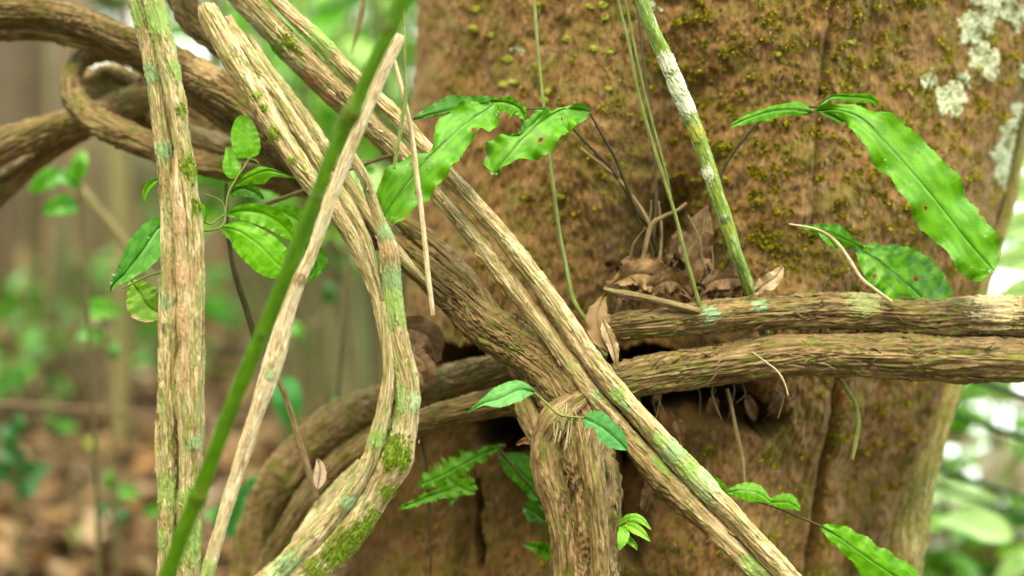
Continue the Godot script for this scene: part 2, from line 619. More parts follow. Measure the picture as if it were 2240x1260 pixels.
func trunk_at(a: float, py: float) -> Vector3:
	# a: angle, pi/2 faces the camera
	var q := trunk_params(py)
	var cx: float = q[0]
	var hw: float = q[1]
	var d0 := 1.965
	var ctr := P(cx, py, d0)
	var sc := d0 / 3000.0
	var zr := hw * sc * .74
	var inn := 0.0
	var pq := 630.0 + (py - 630.0) / .82
	var ca := cos(a)
	var sa := sin(a)
	if sa > 0:
		var px := cx + ca * hw
		for fl in FLUTES:
			var dx: float = (1120.0 + (px - 1120.0) / .82 - fl[0] + (py - 630.0) * .10) / fl[1]
			if absf(dx) < 3.0:
				inn += fl[2] * exp(-dx * dx) * smoothstep(fl[3] - 120.0, fl[3] + 60.0, pq) * smoothstep(fl[4] + 200.0, fl[4] - 60.0, pq)
		# hollows between the roots
		var ax := 1120.0 + (px - 1120.0) / .82
		for cv in CAVES:
			var ex: float = (ax - cv[0]) / cv[2]
			var ey: float = (pq - cv[1]) / cv[3]
			if absf(ex) < 1.5 and absf(ey) < 1.5:
				var rr := sqrt(ex * ex + ey * ey) + 1.1 * (smp(n_mid, px / 1100.0, py / 1100.0) - .5) + .25 * (smp(n_fine, px / 900.0, py / 900.0) - .5)
				inn += cv[4] * smoothstep(1.12, .72, rr)
	var u := a / TAU
	var vv := py / 2600.0
	inn += .040 * (smp(n_big, u * 2.0, vv * 1.2) - .5) + .020 * (smp(n_mid, u * 2.0 + .3, vv * 1.3) - .5)
	inn += .010 * (smp(n_mid, u * 7.0, vv * 4.0) - .5) + .0075 * (smp(n_fine, u * 9.0, vv * 3.0) - .5) + .003 * (smp(n_fine, u * 16.0, vv * 12.0) - .5)
	return ctr + Vector3.RIGHT * (ca * (hw * sc - inn * .5)) + Vector3(0, 0, 1) * (sa * zr - inn * sa)

func trunk_front(px: float, py: float) -> Array:
	# point and outward normal of the trunk where the column px passes it, and the angle
	var x := 1120.0 + (px - 1120.0) * .85
	var y := 630.0 + (py - 630.0) * .85
	var a := 0.0
	var p := Vector3.ZERO
	for k in 5:
		var q := trunk_params(y)
		a = acos(clampf((x - q[0]) / q[1], -.995, .995))
		p = trunk_at(a, y)
		var d := (p - EYE).dot(fwd)
		x += .8 * (px - 1120.0 - p.x / d * 3000.0)
		y += .8 * (py - 630.0 + (p - EYE).dot(upv) / d * 3000.0)
	var n := (trunk_at(a - .02, y) - trunk_at(a + .02, y)).cross(trunk_at(a, y + 12.0) - trunk_at(a, y - 12.0)).normalized()
	if n.dot(EYE - p) < 0: n = -n
	return [p, n, a]

func build_trunk() -> void:
	var t := thing("tree_trunk", "massive brown mossy tree trunk leaning slightly behind the crossing lianas", "tree trunk")
	var ys := []
	var y := -2600.0
	while y < -150.0: ys.append(y); y += 50.0
	while y < 1400.0: ys.append(y); y += 5.0
	while y <= 2650.0: ys.append(y); y += 40.0
	var az := []
	var a := 0.0
	while a < PI: az.append(a); a += .0060
	while a < TAU: az.append(a); a += .09
	az.append(TAU)
	var v := PackedVector3Array(); var c := PackedColorArray(); var uv := PackedVector2Array()
	for i in ys.size():
		var py: float = ys[i]
		var vv := py / 2600.0
		for j in az.size():
			var aa: float = az[j]
			var u := aa / TAU
			v.append(trunk_at(aa, py))
			uv.append(Vector2(u * 24.0, vv * 4.0))
			var g1 := smp(n_mid, u * 3.0 + .2, vv * 2.0)
			var g2 := smp(n_fine, u * 10.0 + .5, vv * 2.2)
			var g3 := smp(n_fine, u * 14.0, vv * 11.0)
			var g4 := smp(n_mid, u * 6.0 + .6, vv * 5.0 + .2)
			var col := lin(.215, .122, .038).lerp(lin(.128, .070, .021), smoothstep(.45, .75, g2 * .6 + g1 * .4))
			col = col.lerp(lin(.265, .155, .048), .7 * smoothstep(.52, .72, g1 + .25 * (g3 - .5)))
			col = col.lerp(lin(.29, .19, .095), .7 * smoothstep(.60, .78, g4 * .7 + g3 * .35))
			# thin green film of algae, patchy with a grain of its own
			col = col.lerp(lin(.135, .125, .010), .65 * smoothstep(.54, .66, smp(n_mid, u * 4.0 + .1, vv * 4.0 + .7) + .5 * (g3 - .5)))
			c.append(col)
	put("trunk", grid_mesh(v, c, uv, ys.size(), az.size()), M.trunk, t)
	# moss tufts
	var tuft := tuft_mesh(3)
	var mm := MultiMesh.new()
	mm.transform_format = MultiMesh.TRANSFORM_3D
	mm.use_colors = true
	mm.mesh = tuft
	var tf := []
	var cs := []
	var r := RandomNumberGenerator.new(); r.seed = 99
	while tf.size() < 7200:
		var px := r.randf_range(900, 2260)
		var py := r.randf_range(-300, 1350)
		var dens := smp(n_mid, px / 800.0, py / 480.0) + 1.0 * (smp(n_mid, px / 330.0 + .3, py / 190.0) - .5)
		var want := lerpf(.78, .575, smoothstep(1150.0, 1700.0, px))
		if py > 620: want = lerpf(.84, .66, smoothstep(1500.0, 1900.0, px))
		if dens < want: 
			if r.randf() > .008: continue
		var q := trunk_front(px, py)
		var n: Vector3 = q[1]
		var s := r.randf_range(.0020, .0044) * (1.0 + .6 * smoothstep(want, want + .2, dens))
		var bs := Basis(Quaternion(Vector3.UP, n)) * Basis(Vector3.UP, r.randf() * TAU)
		tf.append(Transform3D(bs.scaled(Vector3.ONE * s), q[0] - n * .0008))
		var k := r.randf()
		cs.append(lin(.22, .19, .004).lerp(lin(.44, .39, .012), k) if r.randf() < .75 else lin(.14, .12, .006).lerp(lin(.26, .34, .012), k))
	mm.instance_count = tf.size()
	for i in tf.size():
		mm.set_instance_transform(i, tf[i])
		mm.set_instance_color(i, cs[i])
	var mo := MultiMeshInstance3D.new()
	mo.name = "moss"
	mo.multimesh = mm
	mo.material_override = M.moss
	stuff(mo)
	t.add_child(mo)
	# flakes of bark lifting off the trunk
	var fm := MultiMesh.new()
	fm.transform_format = MultiMesh.TRANSFORM_3D
	fm.use_colors = true
	fm.mesh = LV[3]
	fm.instance_count = 1600
	for i in 1600:
		var q := trunk_front(r.randf_range(840, 2260), r.randf_range(-250, 1340))
		var n: Vector3 = q[1]
		var dn := (Vector3.DOWN - n * Vector3.DOWN.dot(n)).normalized().rotated(n, r.randf_range(-.5, .5))
		var x := n.cross(dn)
		var L := r.randf_range(.005, .016)
		fm.set_instance_transform(i, Transform3D(Basis(x * L * r.randf_range(.6, 1.6), n * L, (dn + n * r.randf_range(.02, .25)).normalized() * L), q[0] - n * .0004))
		fm.set_instance_color(i, lin(.085, .05, .017).lerp(lin(.30, .20, .09), r.randf()))
	var fo := MultiMeshInstance3D.new()
	fo.name = "bark_flakes"
	fo.multimesh = fm
	fo.material_override = M.dead
	stuff(fo)
	t.add_child(fo)
	# crusts of pale lichen: px, py, rx, ry
	var lp := [[2120., 40., 22., 44.], [2170., 14., 40., 36.], [2215., 30., 24., 34.], [2150., 140., 28., 42.], [2030., 180., 14., 26.], [2075., 200., 24., 20.], [2085., 235., 16., 24.], [2062., 222., 12., 26.], [2222., 300., 20., 60.], [2205., 385., 16., 40.], [2232., 150., 10., 24.], [2140., 60., 30., 30.], [2195., 350., 22., 60.], [2140., 110., 20., 24.], [2085., 215., 26., 20.], [1135., 105., 16., 16.], [1425., 14., 22., 14.], [2110., 175., 16., 18.]]
	for l in lp:
		var m := put("lichen_crust", crust(l[0], l[1], l[2], l[3], r.randi() % 1000), M.lichen if M.has("lichen") else M.trunk, t)
	# little round liverworts
	for l in [[1035., 64.], [1075., 76.], [1100., 185.], [1112., 130.], [1196., 203.], [1040., 20.], [1325., 40.], [1318., 12.], [1290., 15.], [1335., 112.], [1332., 195.], [1300., 108.], [1240., 85.], [1225., 430.], [1860., 92.], [1700., 118.], [1190., 220.], [1125., 180.]]:
		put("moss_cushion", crust(l[0], l[1], r.randf_range(7, 13), r.randf_range(5, 9), r.randi() % 1000, true), M.trunk, t)

func crust(px: float, py: float, rx: float, ry: float, sd: int, green := false) -> ArrayMesh:
	var v := PackedVector3Array(); var c := PackedColorArray(); var uv := PackedVector2Array()
	var rows := 10 if green else 34
	var cols := rows
	var so := sd * .0137
	for i in rows:
		for j in cols:
			var y := float(i) / (rows - 1) * 2.0 - 1.0
			var x := float(j) / (cols - 1) * 2.0 - 1.0
			var q := trunk_front(px + x * rx * 1.25, py + y * ry * 1.25)
			var f := sqrt(x * x + y * y)
			var g := smp(n_mid, x * rx * .0028 + so, y * ry * .0028 + so * 3.0)
			var g2 := smp(n_fine, x * rx * .006 + so, y * ry * .006)
			# a ragged crust: raised where it grows, below the bark where it does not
			var m := .88 - f + (.3 if green else 1.5) * (g - .5) + .35 * (g2 - .5)
			var hh := (.0034 if not green else .006) * smoothstep(.0, .10, m) - .0022 + .0014 * (g2 - .5)
			if f > 1.2: hh = -.004
			v.append(q[0] + q[1] * hh)
			uv.append(Vector2(x, y) * .8)
			if green: c.append(lin(.24, .27, .02).lerp(lin(.38, .42, .05), g))
			else: c.append(lin(.27, .33, .18).lerp(lin(.56, .62, .44), smoothstep(.30, .62, g2 * .6 + g * .4)))
	return grid_mesh(v, c, uv, rows, cols)

func tuft_mesh(sd: int) -> ArrayMesh:
	var r := RandomNumberGenerator.new(); r.seed = sd
	var st := SurfaceTool.new(); st.begin(Mesh.PRIMITIVE_TRIANGLES)
	for i in 16:
		var a := r.randf() * TAU
		var tilt := r.randf_range(.35, 1.25)
		var L := r.randf_range(.6, 1.2)
		var dir := Vector3(cos(a) * sin(tilt), cos(tilt), sin(a) * sin(tilt))
		var sd_ := dir.cross(Vector3(r.randf() - .5, r.randf() - .5, r.randf() - .5)).normalized() * .17
		var b := Vector3(r.randf() - .5, 0, r.randf() - .5) * .5
		var mid := b + dir * L * .55
		var tip := b + dir * L + Vector3(0, -.12, 0)
		for vv in [b - sd_ * .5, mid - sd_, b + sd_ * .5, b + sd_ * .5, mid - sd_, mid + sd_, mid - sd_, tip, mid + sd_]:
			st.set_color(Color(1, 1, 1)); st.add_vertex(vv)
	st.generate_normals()
	return st.commit()

# ------------------------------------------------------------------ lianas
func dep(a: Array, d0 := 1.6, d1 := -1.0) -> Array:
	# adds a depth to rows of px, py, width that lack it
	var out := []
	for i in a.size():
		var q: Array = a[i]
		var d := d0 if d1 < 0 else lerpf(d0, d1, float(i) / (a.size() - 1))
		out.append(q if q.size() > 3 else [q[0], q[1], q[2], d])
	return out

func build_lianas() -> void:
	var lg := lin(.27, .43, .11)      # leafy lichen green
	var pale := lin(.46, .60, .30)
	var teal := lin(.25, .40, .19)
	var mossg := lin(.19, .29, .012)
	var tan_ := lin(.50, .35, .19)
	# left upright liana
	var la := dep([[255., -120., 42.], [300., 0., 44.], [326., 100., 46.], [342., 200., 46.], [356., 300., 48.], [370., 400., 52.], [377., 500., 58.], [377., 600., 62.], [375., 700., 64.], [371., 840., 60.], [368., 950., 58.], [368., 1050., 56.], [368., 1150., 54.], [366., 1260., 54.], [364., 1380., 54.]], 1.485)
	var lb := dep([[290., -120., 48.], [334., 0., 50.], [358., 100., 54.], [380., 200., 50.], [396., 300., 46.], [413., 400., 44.], [423., 500., 46.], [424., 600., 54.], [420., 700., 62.], [416., 840., 70.], [418., 950., 66.], [416., 1050., 62.], [414., 1150., 60.], [412., 1260., 58.], [410., 1380., 58.]], 1.475)
	var lc := dep([[384., 330., 8.], [387., 400., 20.], [392., 480., 25.], [398., 560., 26.], [402., 640., 28.], [404., 720., 28.], [406., 800., 26.], [408., 860., 16.], [410., 900., 6.]], 1.466)
	var t := vine("upright_liana", "pale double-stranded liana standing upright at the left, crossed by the green stem", "liana", "cream", [
		[la, {"seed": 1, "pre": [[150., -500., 42.], [60., -1000., 40.]], "post": [[360., 1900., 56.], [350., 2400., 66.]], "ws": .88, "spots": [[395., 1080., 45., lg], [362., 660., 16., teal], [300., 30., 30., lg], [330., 160., 22., teal], [357., 330., 20., teal], [345., 1180., 20., lg]]}],
		[lb, {"seed": 2, "pre": [[200., -500., 46.], [120., -1000., 44.]], "post": [[408., 1900., 60.], [400., 2400., 66.]], "ws": .88, "spots": [[345., 40., 40., lg], [395., 150., 26., lg], [420., 370., 26., mossg], [440., 450., 20., mossg], [430., 970., 16., teal], [432., 1190., 50., lg], [425., 1090., 30., lg], [400., 240., 14., mossg]]}],
		[lc, {"seed": 3, "la": .15, "ma": .12, "amp": .0006, "spots": [[394., 480., 30., tan_], [402., 600., 34., tan_], [404., 700., 34., tan_], [407., 800., 30., tan_]]}]])
	stuff(put("bark_shreds", shreds(la, 60, 5, 26., "cream", .7), M.bark, t))
	# knee-bent liana in the middle
	var ma := dep([[770., 340., 24.], [800., 395., 28.], [828., 480., 30.], [849., 545., 50.], [856., 610., 46.], [864., 700., 54.], [876., 770., 62.], [890., 840., 64.], [890., 900., 66.], [880., 960., 74.], [864., 1008., 94.], [836., 1055., 84.], [800., 1110., 82.], [762., 1160., 92.], [712., 1215., 98.], [655., 1268., 100.], [590., 1330., 102.]], 1.47)
	var mb := dep([[838., 660., 12.], [846., 740., 20.], [850., 800., 26.], [848., 850., 30.], [840., 900., 32.], [824., 960., 36.], [806., 1015., 36.], [782., 1060., 38.], [745., 1110., 44.], [703., 1160., 50.], [650., 1212., 52.], [592., 1265., 52.], [530., 1320., 52.]], 1.462)
	t = vine("bent_liana", "pale liana with a mossy knee bending down to the left at the bottom", "liana", "cream", [
		[ma, {"seed": 4, "post": [[420., 1470., 86.], [100., 1640., 88.], [-400., 1700., 90.]], "ws": .84, "lump": .08, "res": .0012, "la": .36, "spots": [[858., 615., 30., teal], [862., 660., 34., lg], [866., 690., 26., lg], [850., 505., 22., teal], [850., 550., 16., tan_], [868., 875., 34., lg], [846., 940., 24., pale], [905., 880., 22., pale], [862., 985., 34., mossg], [880., 1005., 22., mossg], [850., 1080., 18., mossg], [800., 1165., 30., mossg], [770., 1190., 32., mossg], [820., 1140., 26., mossg], [735., 1215., 28., mossg], [690., 1240., 20., mossg]]}],
		[mb, {"seed": 5, "post": [[360., 1430., 56.], [40., 1600., 58.], [-400., 1660., 60.]], "ws": 1.02, "spots": [[828., 960., 20., lg], [760., 1100., 18., teal], [630., 1240., 30., teal], [600., 1262., 22., pale]]}]])
	stuff(put("bark_shreds", shreds(ma, 40, 6, 24., "cream", .5), M.bark, t))
	var knot := dep([[832., 1000., 6.], [850., 992., 26.], [868., 990., 36.], [884., 996., 28.], [898., 1008., 6.]], 1.464)
	put("knot", tube(knot, "cream", {"seed": 6, "lump": .3, "amp": .003, "spots": [[858., 972., 30., mossg], [884., 990., 24., mossg]]}), M.bark, t)
	moss_part(t)
	# cut cream liana and its ribs
	var ca := dep([[452., 18., 50.], [460., 36., 60.], [486., 85., 62.], [513., 133., 60.], [556., 200., 58.], [596., 267., 58.], [640., 340., 56.], [690., 410., 52.], [735., 465., 44.], [775., 530., 38.], [803., 600., 30.], [822., 660., 24.], [836., 740., 16.], [848., 830., 3., 1.52]], 1.55, 1.50)
	var cb := dep([[495., 40., 30.], [538., 105., 34.], [580., 170., 36.], [624., 238., 38.], [670., 308., 38.], [720., 388., 36.], [766., 460., 36.], [802., 530., 30.], [820., 600., 20.], [842., 690., 12., 1.53], [850., 780., 2., 1.54]], 1.57, 1.52)
	var cc := dep([[544., 80., 22.], [592., 160., 30.], [639., 220., 34.], [686., 285., 34.], [729., 350., 32.], [769., 410., 32.], [814., 480., 34.], [864., 545., 30.], [924., 610., 20.], [1000., 670., 14., 1.60], [1050., 720., 2., 1.62]], 1.59, 1.57)
	t = vine("cream_liana", "stout cream liana with a blunt cut end at the top left", "liana", "cream", [
		[ca, {"seed": 7, "ws": .82, "la": .30, "spots": [[600., 290., 16., mossg], [560., 210., 10., mossg], [575., 235., 8., mossg], [640., 352., 10., mossg]]}], [cb, {"seed": 8, "ws": .86}], [cc, {"seed": 9, "ws": .86}]])
	# thin mossy pair running under the green stem into the long diagonal liana
	var da := dep([[470., -90., 40.], [560., 10., 42.], [640., 90., 44.], [735., 185., 46.], [830., 278., 46.], [925., 385., 48.], [1000., 475., 50.], [1065., 555., 50.], [1130., 640., 50.], [1195., 725., 52.], [1260., 815., 54.], [1340., 915., 56.], [1430., 1015., 56.], [1545., 1135., 58.], [1650., 1245., 60.], [1740., 1340., 60.]], 1.60, 1.50)
	var db := dep([[534., -90., 40.], [614., 10., 40.], [694., 85., 42.], [784., 175., 44.], [874., 262., 46.], [964., 365., 48.], [1034., 440., 50.], [1104., 520., 54.], [1174., 615., 56.], [1244., 712., 58.], [1314., 812., 60.], [1399., 912., 60.], [1494., 1015., 62.], [1604., 1130., 62.], [1694., 1228., 62.], [1784., 1330., 62.]], 1.59, 1.49)
	t = vine("diagonal_liana", "long double liana crossing diagonally in front of the trunk down to the lower right", "liana", "cream", [
		[da, {"seed": 10, "pre": [[150., -400., 42.], [-300., -800., 42.]], "post": [[2150., 1800., 62., 1.55], [2500., 2300., 70., 1.62]], "ws": .75, "la": .30, "ma": .30, "spots": [[1450., 1010., 24., lg], [1650., 1240., 30., lg], [1310., 860., 16., teal], [620., 100., 30., mossg]]}],
		[db, {"seed": 11, "pre": [[230., -400., 42.], [-220., -800., 42.]], "post": [[2200., 1790., 64., 1.55], [2550., 2300., 70., 1.62]], "ws": .75, "la": .28, "ma": .28, "spots": [[1470., 990., 36., teal], [1440., 960., 18., lg], [1535., 1065., 40., pale], [1500., 1030., 26., lg], [1560., 1040., 22., teal], [1350., 865., 20., lg], [1360., 890., 16., teal], [700., 90., 40., lg], [1190., 600., 16., pale]]}]])
	stuff(put("bark_shreds", shreds(da, 90, 8, 30., "cream", .6), M.bark, t))
	var dc := dep([[1355., 950., 8.], [1400., 1005., 30.], [1450., 1062., 40.], [1510., 1118., 40.], [1570., 1170., 26.], [1610., 1205., 8.]], 1.515)
	put("strand", tube(dc, "brown", {"seed": 33}), M.bark, t)
	# fat fibrous liana: from the top left behind everything to the foot of the middle
	var fa := dep([[-120., 30., 66., 1.74], [-20., 26., 66., 1.74], [70., 28., 64., 1.73], [160., 44., 62., 1.72], [250., 76., 62., 1.71], [340., 116., 66., 1.70], [430., 165., 74., 1.69], [510., 215., 84., 1.68], [590., 285., 80., 1.67], [660., 350., 70., 1.66], [740., 430., 64., 1.64], [820., 500., 62., 1.62], [910., 570., 64., 1.60], [990., 640., 80., 1.585], [1060., 708., 92., 1.575], [1140., 765., 98., 1.57], [1205., 822., 104., 1.56], [1246., 890., 118., 1.55], [1262., 960., 142., 1.54], [1278., 1040., 154., 1.535], [1286., 1120., 148., 1.53], [1288., 1200., 142., 1.53], [1287., 1290., 140., 1.53], [1286., 1400., 140., 1.53]])
	var fb := dep([[-120., 70., 44., 1.75], [0., 66., 44., 1.75], [90., 66., 42., 1.74], [170., 84., 40., 1.73], [260., 110., 40., 1.73], [350., 160., 40., 1.72], [440., 220., 44., 1.71], [520., 280., 44., 1.70], [600., 350., 40., 1.69], [690., 430., 36., 1.68]])
	var fc := dep([[860., 470., 20., 1.60], [930., 525., 42., 1.595], [1000., 590., 44., 1.59], [1050., 650., 40., 1.58], [1100., 715., 24., 1.565]])
	var fd := dep([[1330., 830., 20., 1.57], [1276., 868., 44., 1.538], [1222., 912., 58., 1.515], [1196., 965., 62., 1.512], [1198., 1030., 64., 1.508], [1218., 1100., 62., 1.508], [1234., 1170., 58., 1.508], [1240., 1260., 58., 1.51], [1240., 1400., 58., 1.51]])
	var fe := dep([[1138., 862., 30., 1.58], [1158., 910., 44., 1.56], [1184., 965., 44., 1.54], [1200., 1030., 30., 1.53]])
	var fg := dep([[1330., 900., 20., 1.55], [1305., 930., 40., 1.52], [1292., 985., 50., 1.497], [1300., 1060., 48., 1.49], [1308., 1140., 40., 1.488], [1312., 1220., 40., 1.49], [1312., 1400., 40., 1.49]])
	t = vine("fibrous_liana", "thick brown fibrous liana arching from the top left, twisting down to the bottom middle", "liana", "brown", [
		[fa, {"seed": 12, "pre": [[-600., 70., 68., 1.80], [-1300., 260., 72., 1.9]], "post": [[1290., 1900., 150., 1.55], [1300., 2450., 190., 1.6]], "ws": .95, "amp": .0042, "lobes": 10, "twist": .35, "lump": .16, "res": .0015, "ma": .34, "spots": [[440., 145., 30., lin(.55, .40, .21)], [470., 170., 26., lin(.55, .40, .21)]]}], [fb, {"seed": 13, "pre": [[-600., 110., 46., 1.81], [-1300., 300., 50., 1.91]]}], [fc, {"seed": 14, "twist": .5}], [fd, {"seed": 15, "post": [[1250., 1900., 70.], [1240., 2450., 90.]], "amp": .0036, "twist": -.25}], [fe, {"seed": 56}], [fg, {"seed": 58, "post": [[1312., 1900., 50.], [1312., 2450., 60.]], "amp": .003, "twist": .2}]])
	stuff(put("bark_shreds", shreds(fa.slice(13), 300, 9, 44.), M.bark, t))
	# two level lianas at the right
	var ha := dep([[1290., 732., 40., 1.60], [1340., 719., 56., 1.60], [1400., 711., 62., 1.595], [1500., 701., 68., 1.59], [1600., 689., 72., 1.585], [1700., 683., 74., 1.58], [1800., 680., 78., 1.58], [1900., 684., 80., 1.58], [2000., 691., 92., 1.58], [2100., 693., 92., 1.58], [2240., 696., 90., 1.58], [2360., 700., 90., 1.58], [2480., 704., 90., 1.58]])
	var hm := vine("upper_level_liana", "upper of the two level brown lianas lying across the trunk at the right", "liana", "brown", [[ha, {"seed": 16, "post": [[3000., 690., 82., 1.62], [3900., 600., 80., 1.8]], "ws": .93, "amp": .0036, "twist": .2, "lump": .12, "spots": [[1555., 688., 20., lin(.25, .42, .24)], [1660., 668., 16., lin(.25, .42, .24)], [1890., 660., 34., lin(.33, .38, .16)], [2180., 664., 50., lin(.5, .42, .24)]]}]])
	stuff(put("bark_shreds", shreds(ha, 240, 10, 46., "brown", .6), M.bark, hm))
	var hb := dep([[560., 1380., 70., 1.80], [590., 1260., 74., 1.80], [640., 1160., 70., 1.78], [700., 1080., 66., 1.75], [770., 1010., 60., 1.72], [850., 955., 56., 1.69], [930., 922., 56., 1.66], [1020., 896., 58., 1.64], [1110., 876., 62., 1.62], [1190., 862., 66., 1.62], [1260., 850., 74., 1.61], [1330., 838., 80., 1.60], [1400., 826., 86., 1.595], [1500., 808., 88., 1.59], [1600., 793., 88., 1.585], [1700., 779., 90., 1.58], [1800., 775., 94., 1.575], [1900., 777., 98., 1.575], [2000., 780., 106., 1.575], [2100., 784., 104., 1.575], [2240., 787., 102., 1.575], [2360., 791., 102., 1.575], [2480., 795., 102., 1.575]])
	hm = vine("lower_level_liana", "lower of the two level brown lianas, curving down left behind the bent liana", "liana", "brown", [[hb, {"seed": 17, "pre": [[510., 1800., 84., 1.84], [480., 2200., 100., 1.88]], "post": [[3000., 790., 92., 1.62], [3900., 720., 90., 1.8]], "ws": .93, "amp": .0036, "twist": .2, "lump": .12}]])
	stuff(put("bark_shreds", shreds(hb.slice(7), 320, 12, 46., "brown", .6), M.bark, hm))
	# broad root behind, arching down at the lower left
	var ra := dep([[1120., 800., 50., 1.678], [1050., 820., 66., 1.698], [960., 848., 80., 1.770], [870., 880., 92., 1.800], [780., 920., 104., 1.830], [700., 975., 116., 1.860], [635., 1050., 120., 1.880], [595., 1130., 118., 1.900], [570., 1220., 116., 1.910], [555., 1300., 116., 1.920], [540., 1420., 120., 1.940]])
	t = vine("arching_root", "broad blurred brown root arching down to the ground at the lower left", "root", "brown", [[ra, {"seed": 18, "post": [[500., 1800., 130., 1.95], [470., 2200., 150., 1.97]], "amp": .004, "twist": .5, "res": .002, "ma": .36}], [dep([[900., 905., 20., 1.780], [800., 960., 34., 1.800], [720., 1030., 44., 1.815], [660., 1110., 48., 1.830], [620., 1200., 50., 1.840], [590., 1300., 50., 1.850], [570., 1420., 50., 1.860]]), {"seed": 19, "post": [[520., 1800., 60., 1.88], [500., 2200., 70., 1.92]], "res": .002}]])
	var rb := dep([[790., 1010., 20., 1.64], [755., 1060., 44., 1.64], [712., 1120., 56., 1.63], [672., 1180., 60., 1.62], [640., 1240., 60., 1.62], [600., 1320., 60., 1.62], [560., 1400., 60., 1.62]])
	vine("pale_root", "short pale root tucked behind the bent liana at the bottom", "root", "cream", [[rb, {"seed": 20, "res": .002}]])
	# curled liana and others at the upper left
	var ta := dep([[420., 190., 40., 1.80], [360., 160., 38., 1.80], [300., 132., 38., 1.79], [240., 112., 40., 1.78], [185., 122., 42., 1.77], [158., 160., 42., 1.75], [160., 205., 46., 1.74], [188., 246., 52., 1.73], [240., 280., 58., 1.72], [300., 308., 60., 1.72], [370., 338., 52., 1.72], [460., 362., 46., 1.72], [560., 384., 42., 1.72], [650., 410., 38., 1.72], [740., 450., 30., 1.72]])
	vine("curled_liana", "brown liana curling round a dark hollow at the upper left", "liana", "brown", [[ta, {"seed": 21, "res": .002, "lump": .14, "twist": 1.0}]])
	var tx := dep([[150., 150., 30., 1.82], [190., 190., 84., 1.83], [250., 215., 120., 1.83], [320., 230., 120., 1.84], [400., 255., 110., 1.84], [470., 300., 90., 1.84], [540., 350., 66., 1.84], [640., 400., 50., 1.84]])
	vine("gnarled_liana", "dark gnarled liana filling the hollow inside the curled one", "liana", "brown", [[tx, {"seed": 26, "res": .002, "lump": .35, "amp": .005, "la": .1}]])
	var tz := dep([[330., 250., 30., 1.78], [400., 300., 60., 1.78], [480., 330., 66., 1.78], [560., 345., 56., 1.78], [650., 380., 44., 1.77], [740., 440., 30., 1.76]])
	vine("short_liana", "dim brown liana slipping beneath the fibrous one behind the leafy sprig", "liana", "brown", [[tz, {"seed": 27, "res": .002}]])
	var tb := dep([[-140., 400., 80., 1.78], [-60., 352., 78., 1.78], [10., 318., 72., 1.77], [70., 296., 66., 1.77], [130., 276., 60., 1.77], [190., 262., 56., 1.77], [250., 236., 60., 1.79], [310., 215., 60., 1.81], [380., 200., 50., 1.83]])
	vine("low_left_liana", "brown liana entering from the left edge below the curled one", "liana", "brown", [[tb, {"seed": 22, "pre": [[-700., 520., 84., 1.8], [-1300., 560., 90., 1.85]], "res": .002, "lobes": 3, "lobed": .1}]])
	var tc := dep([[-120., 540., 56., 1.84], [-40., 455., 54., 1.84], [20., 398., 50., 1.83], [75., 352., 44., 1.82], [130., 315., 38., 1.81], [190., 285., 32., 1.80]])
	vine("dark_left_liana", "dark shaded liana slanting down to the left edge", "liana", "brown", [[tc, {"seed": 23, "pre": [[-300., 900., 60., 1.86], [-500., 1500., 66., 1.88], [-600., 2200., 80., 1.9]], "res": .002, "la": .1}]])
	var td := dep([[360., -120., 60., 1.70], [385., -40., 66., 1.70], [402., 10., 62., 1.70], [420., 50., 46., 1.70], [445., 80., 36., 1.70], [490., 120., 26., 1.70]])
	vine("dead_stub", "dark dead branch stub beside the cut cream liana at the top", "branch stub", "twig", [[td, {"seed": 24, "pre": [[300., -500., 60.], [200., -1000., 60.]], "res": .002, "lump": .3, "amp": .003, "la": .1}]])
	var te := dep([[490., -60., 50., 1.66], [525., 0., 44., 1.66], [560., 40., 36., 1.65], [600., 85., 34., 1.64], [650., 140., 36., 1.63], [710., 195., 38., 1.63], [765., 245., 36., 1.63], [830., 310., 30., 1.63], [900., 380., 24., 1.63]])
	vine("mossy_liana", "slender mossy liana running beneath the diagonal one at the top", "liana", "cream", [[te, {"seed": 25, "pre": [[300., -300., 50.], [-100., -700., 50.]], "ma": .42, "la": .45, "spots": [[690., 165., 26., lin(.45, .26, .12)], [730., 205., 26., lin(.45, .26, .12)], [610., 110., 20., lin(.2, .3, .02)]]}]])

# ------------------------------------------------------------------ thin stems
func stem(called: String, label: String, category: String, kind: String, pts: Array, d0: float, d1 := -1.0, o := {}) -> MeshInstance3D:
	var m := put(called, tube(dep(pts, d0, d1), kind, o), M.stem if kind == "green" else M.bark)
	tag(m, label, category)
	onward(m, dep(pts, d0, d1), kind, o, "stem_end")
	return m

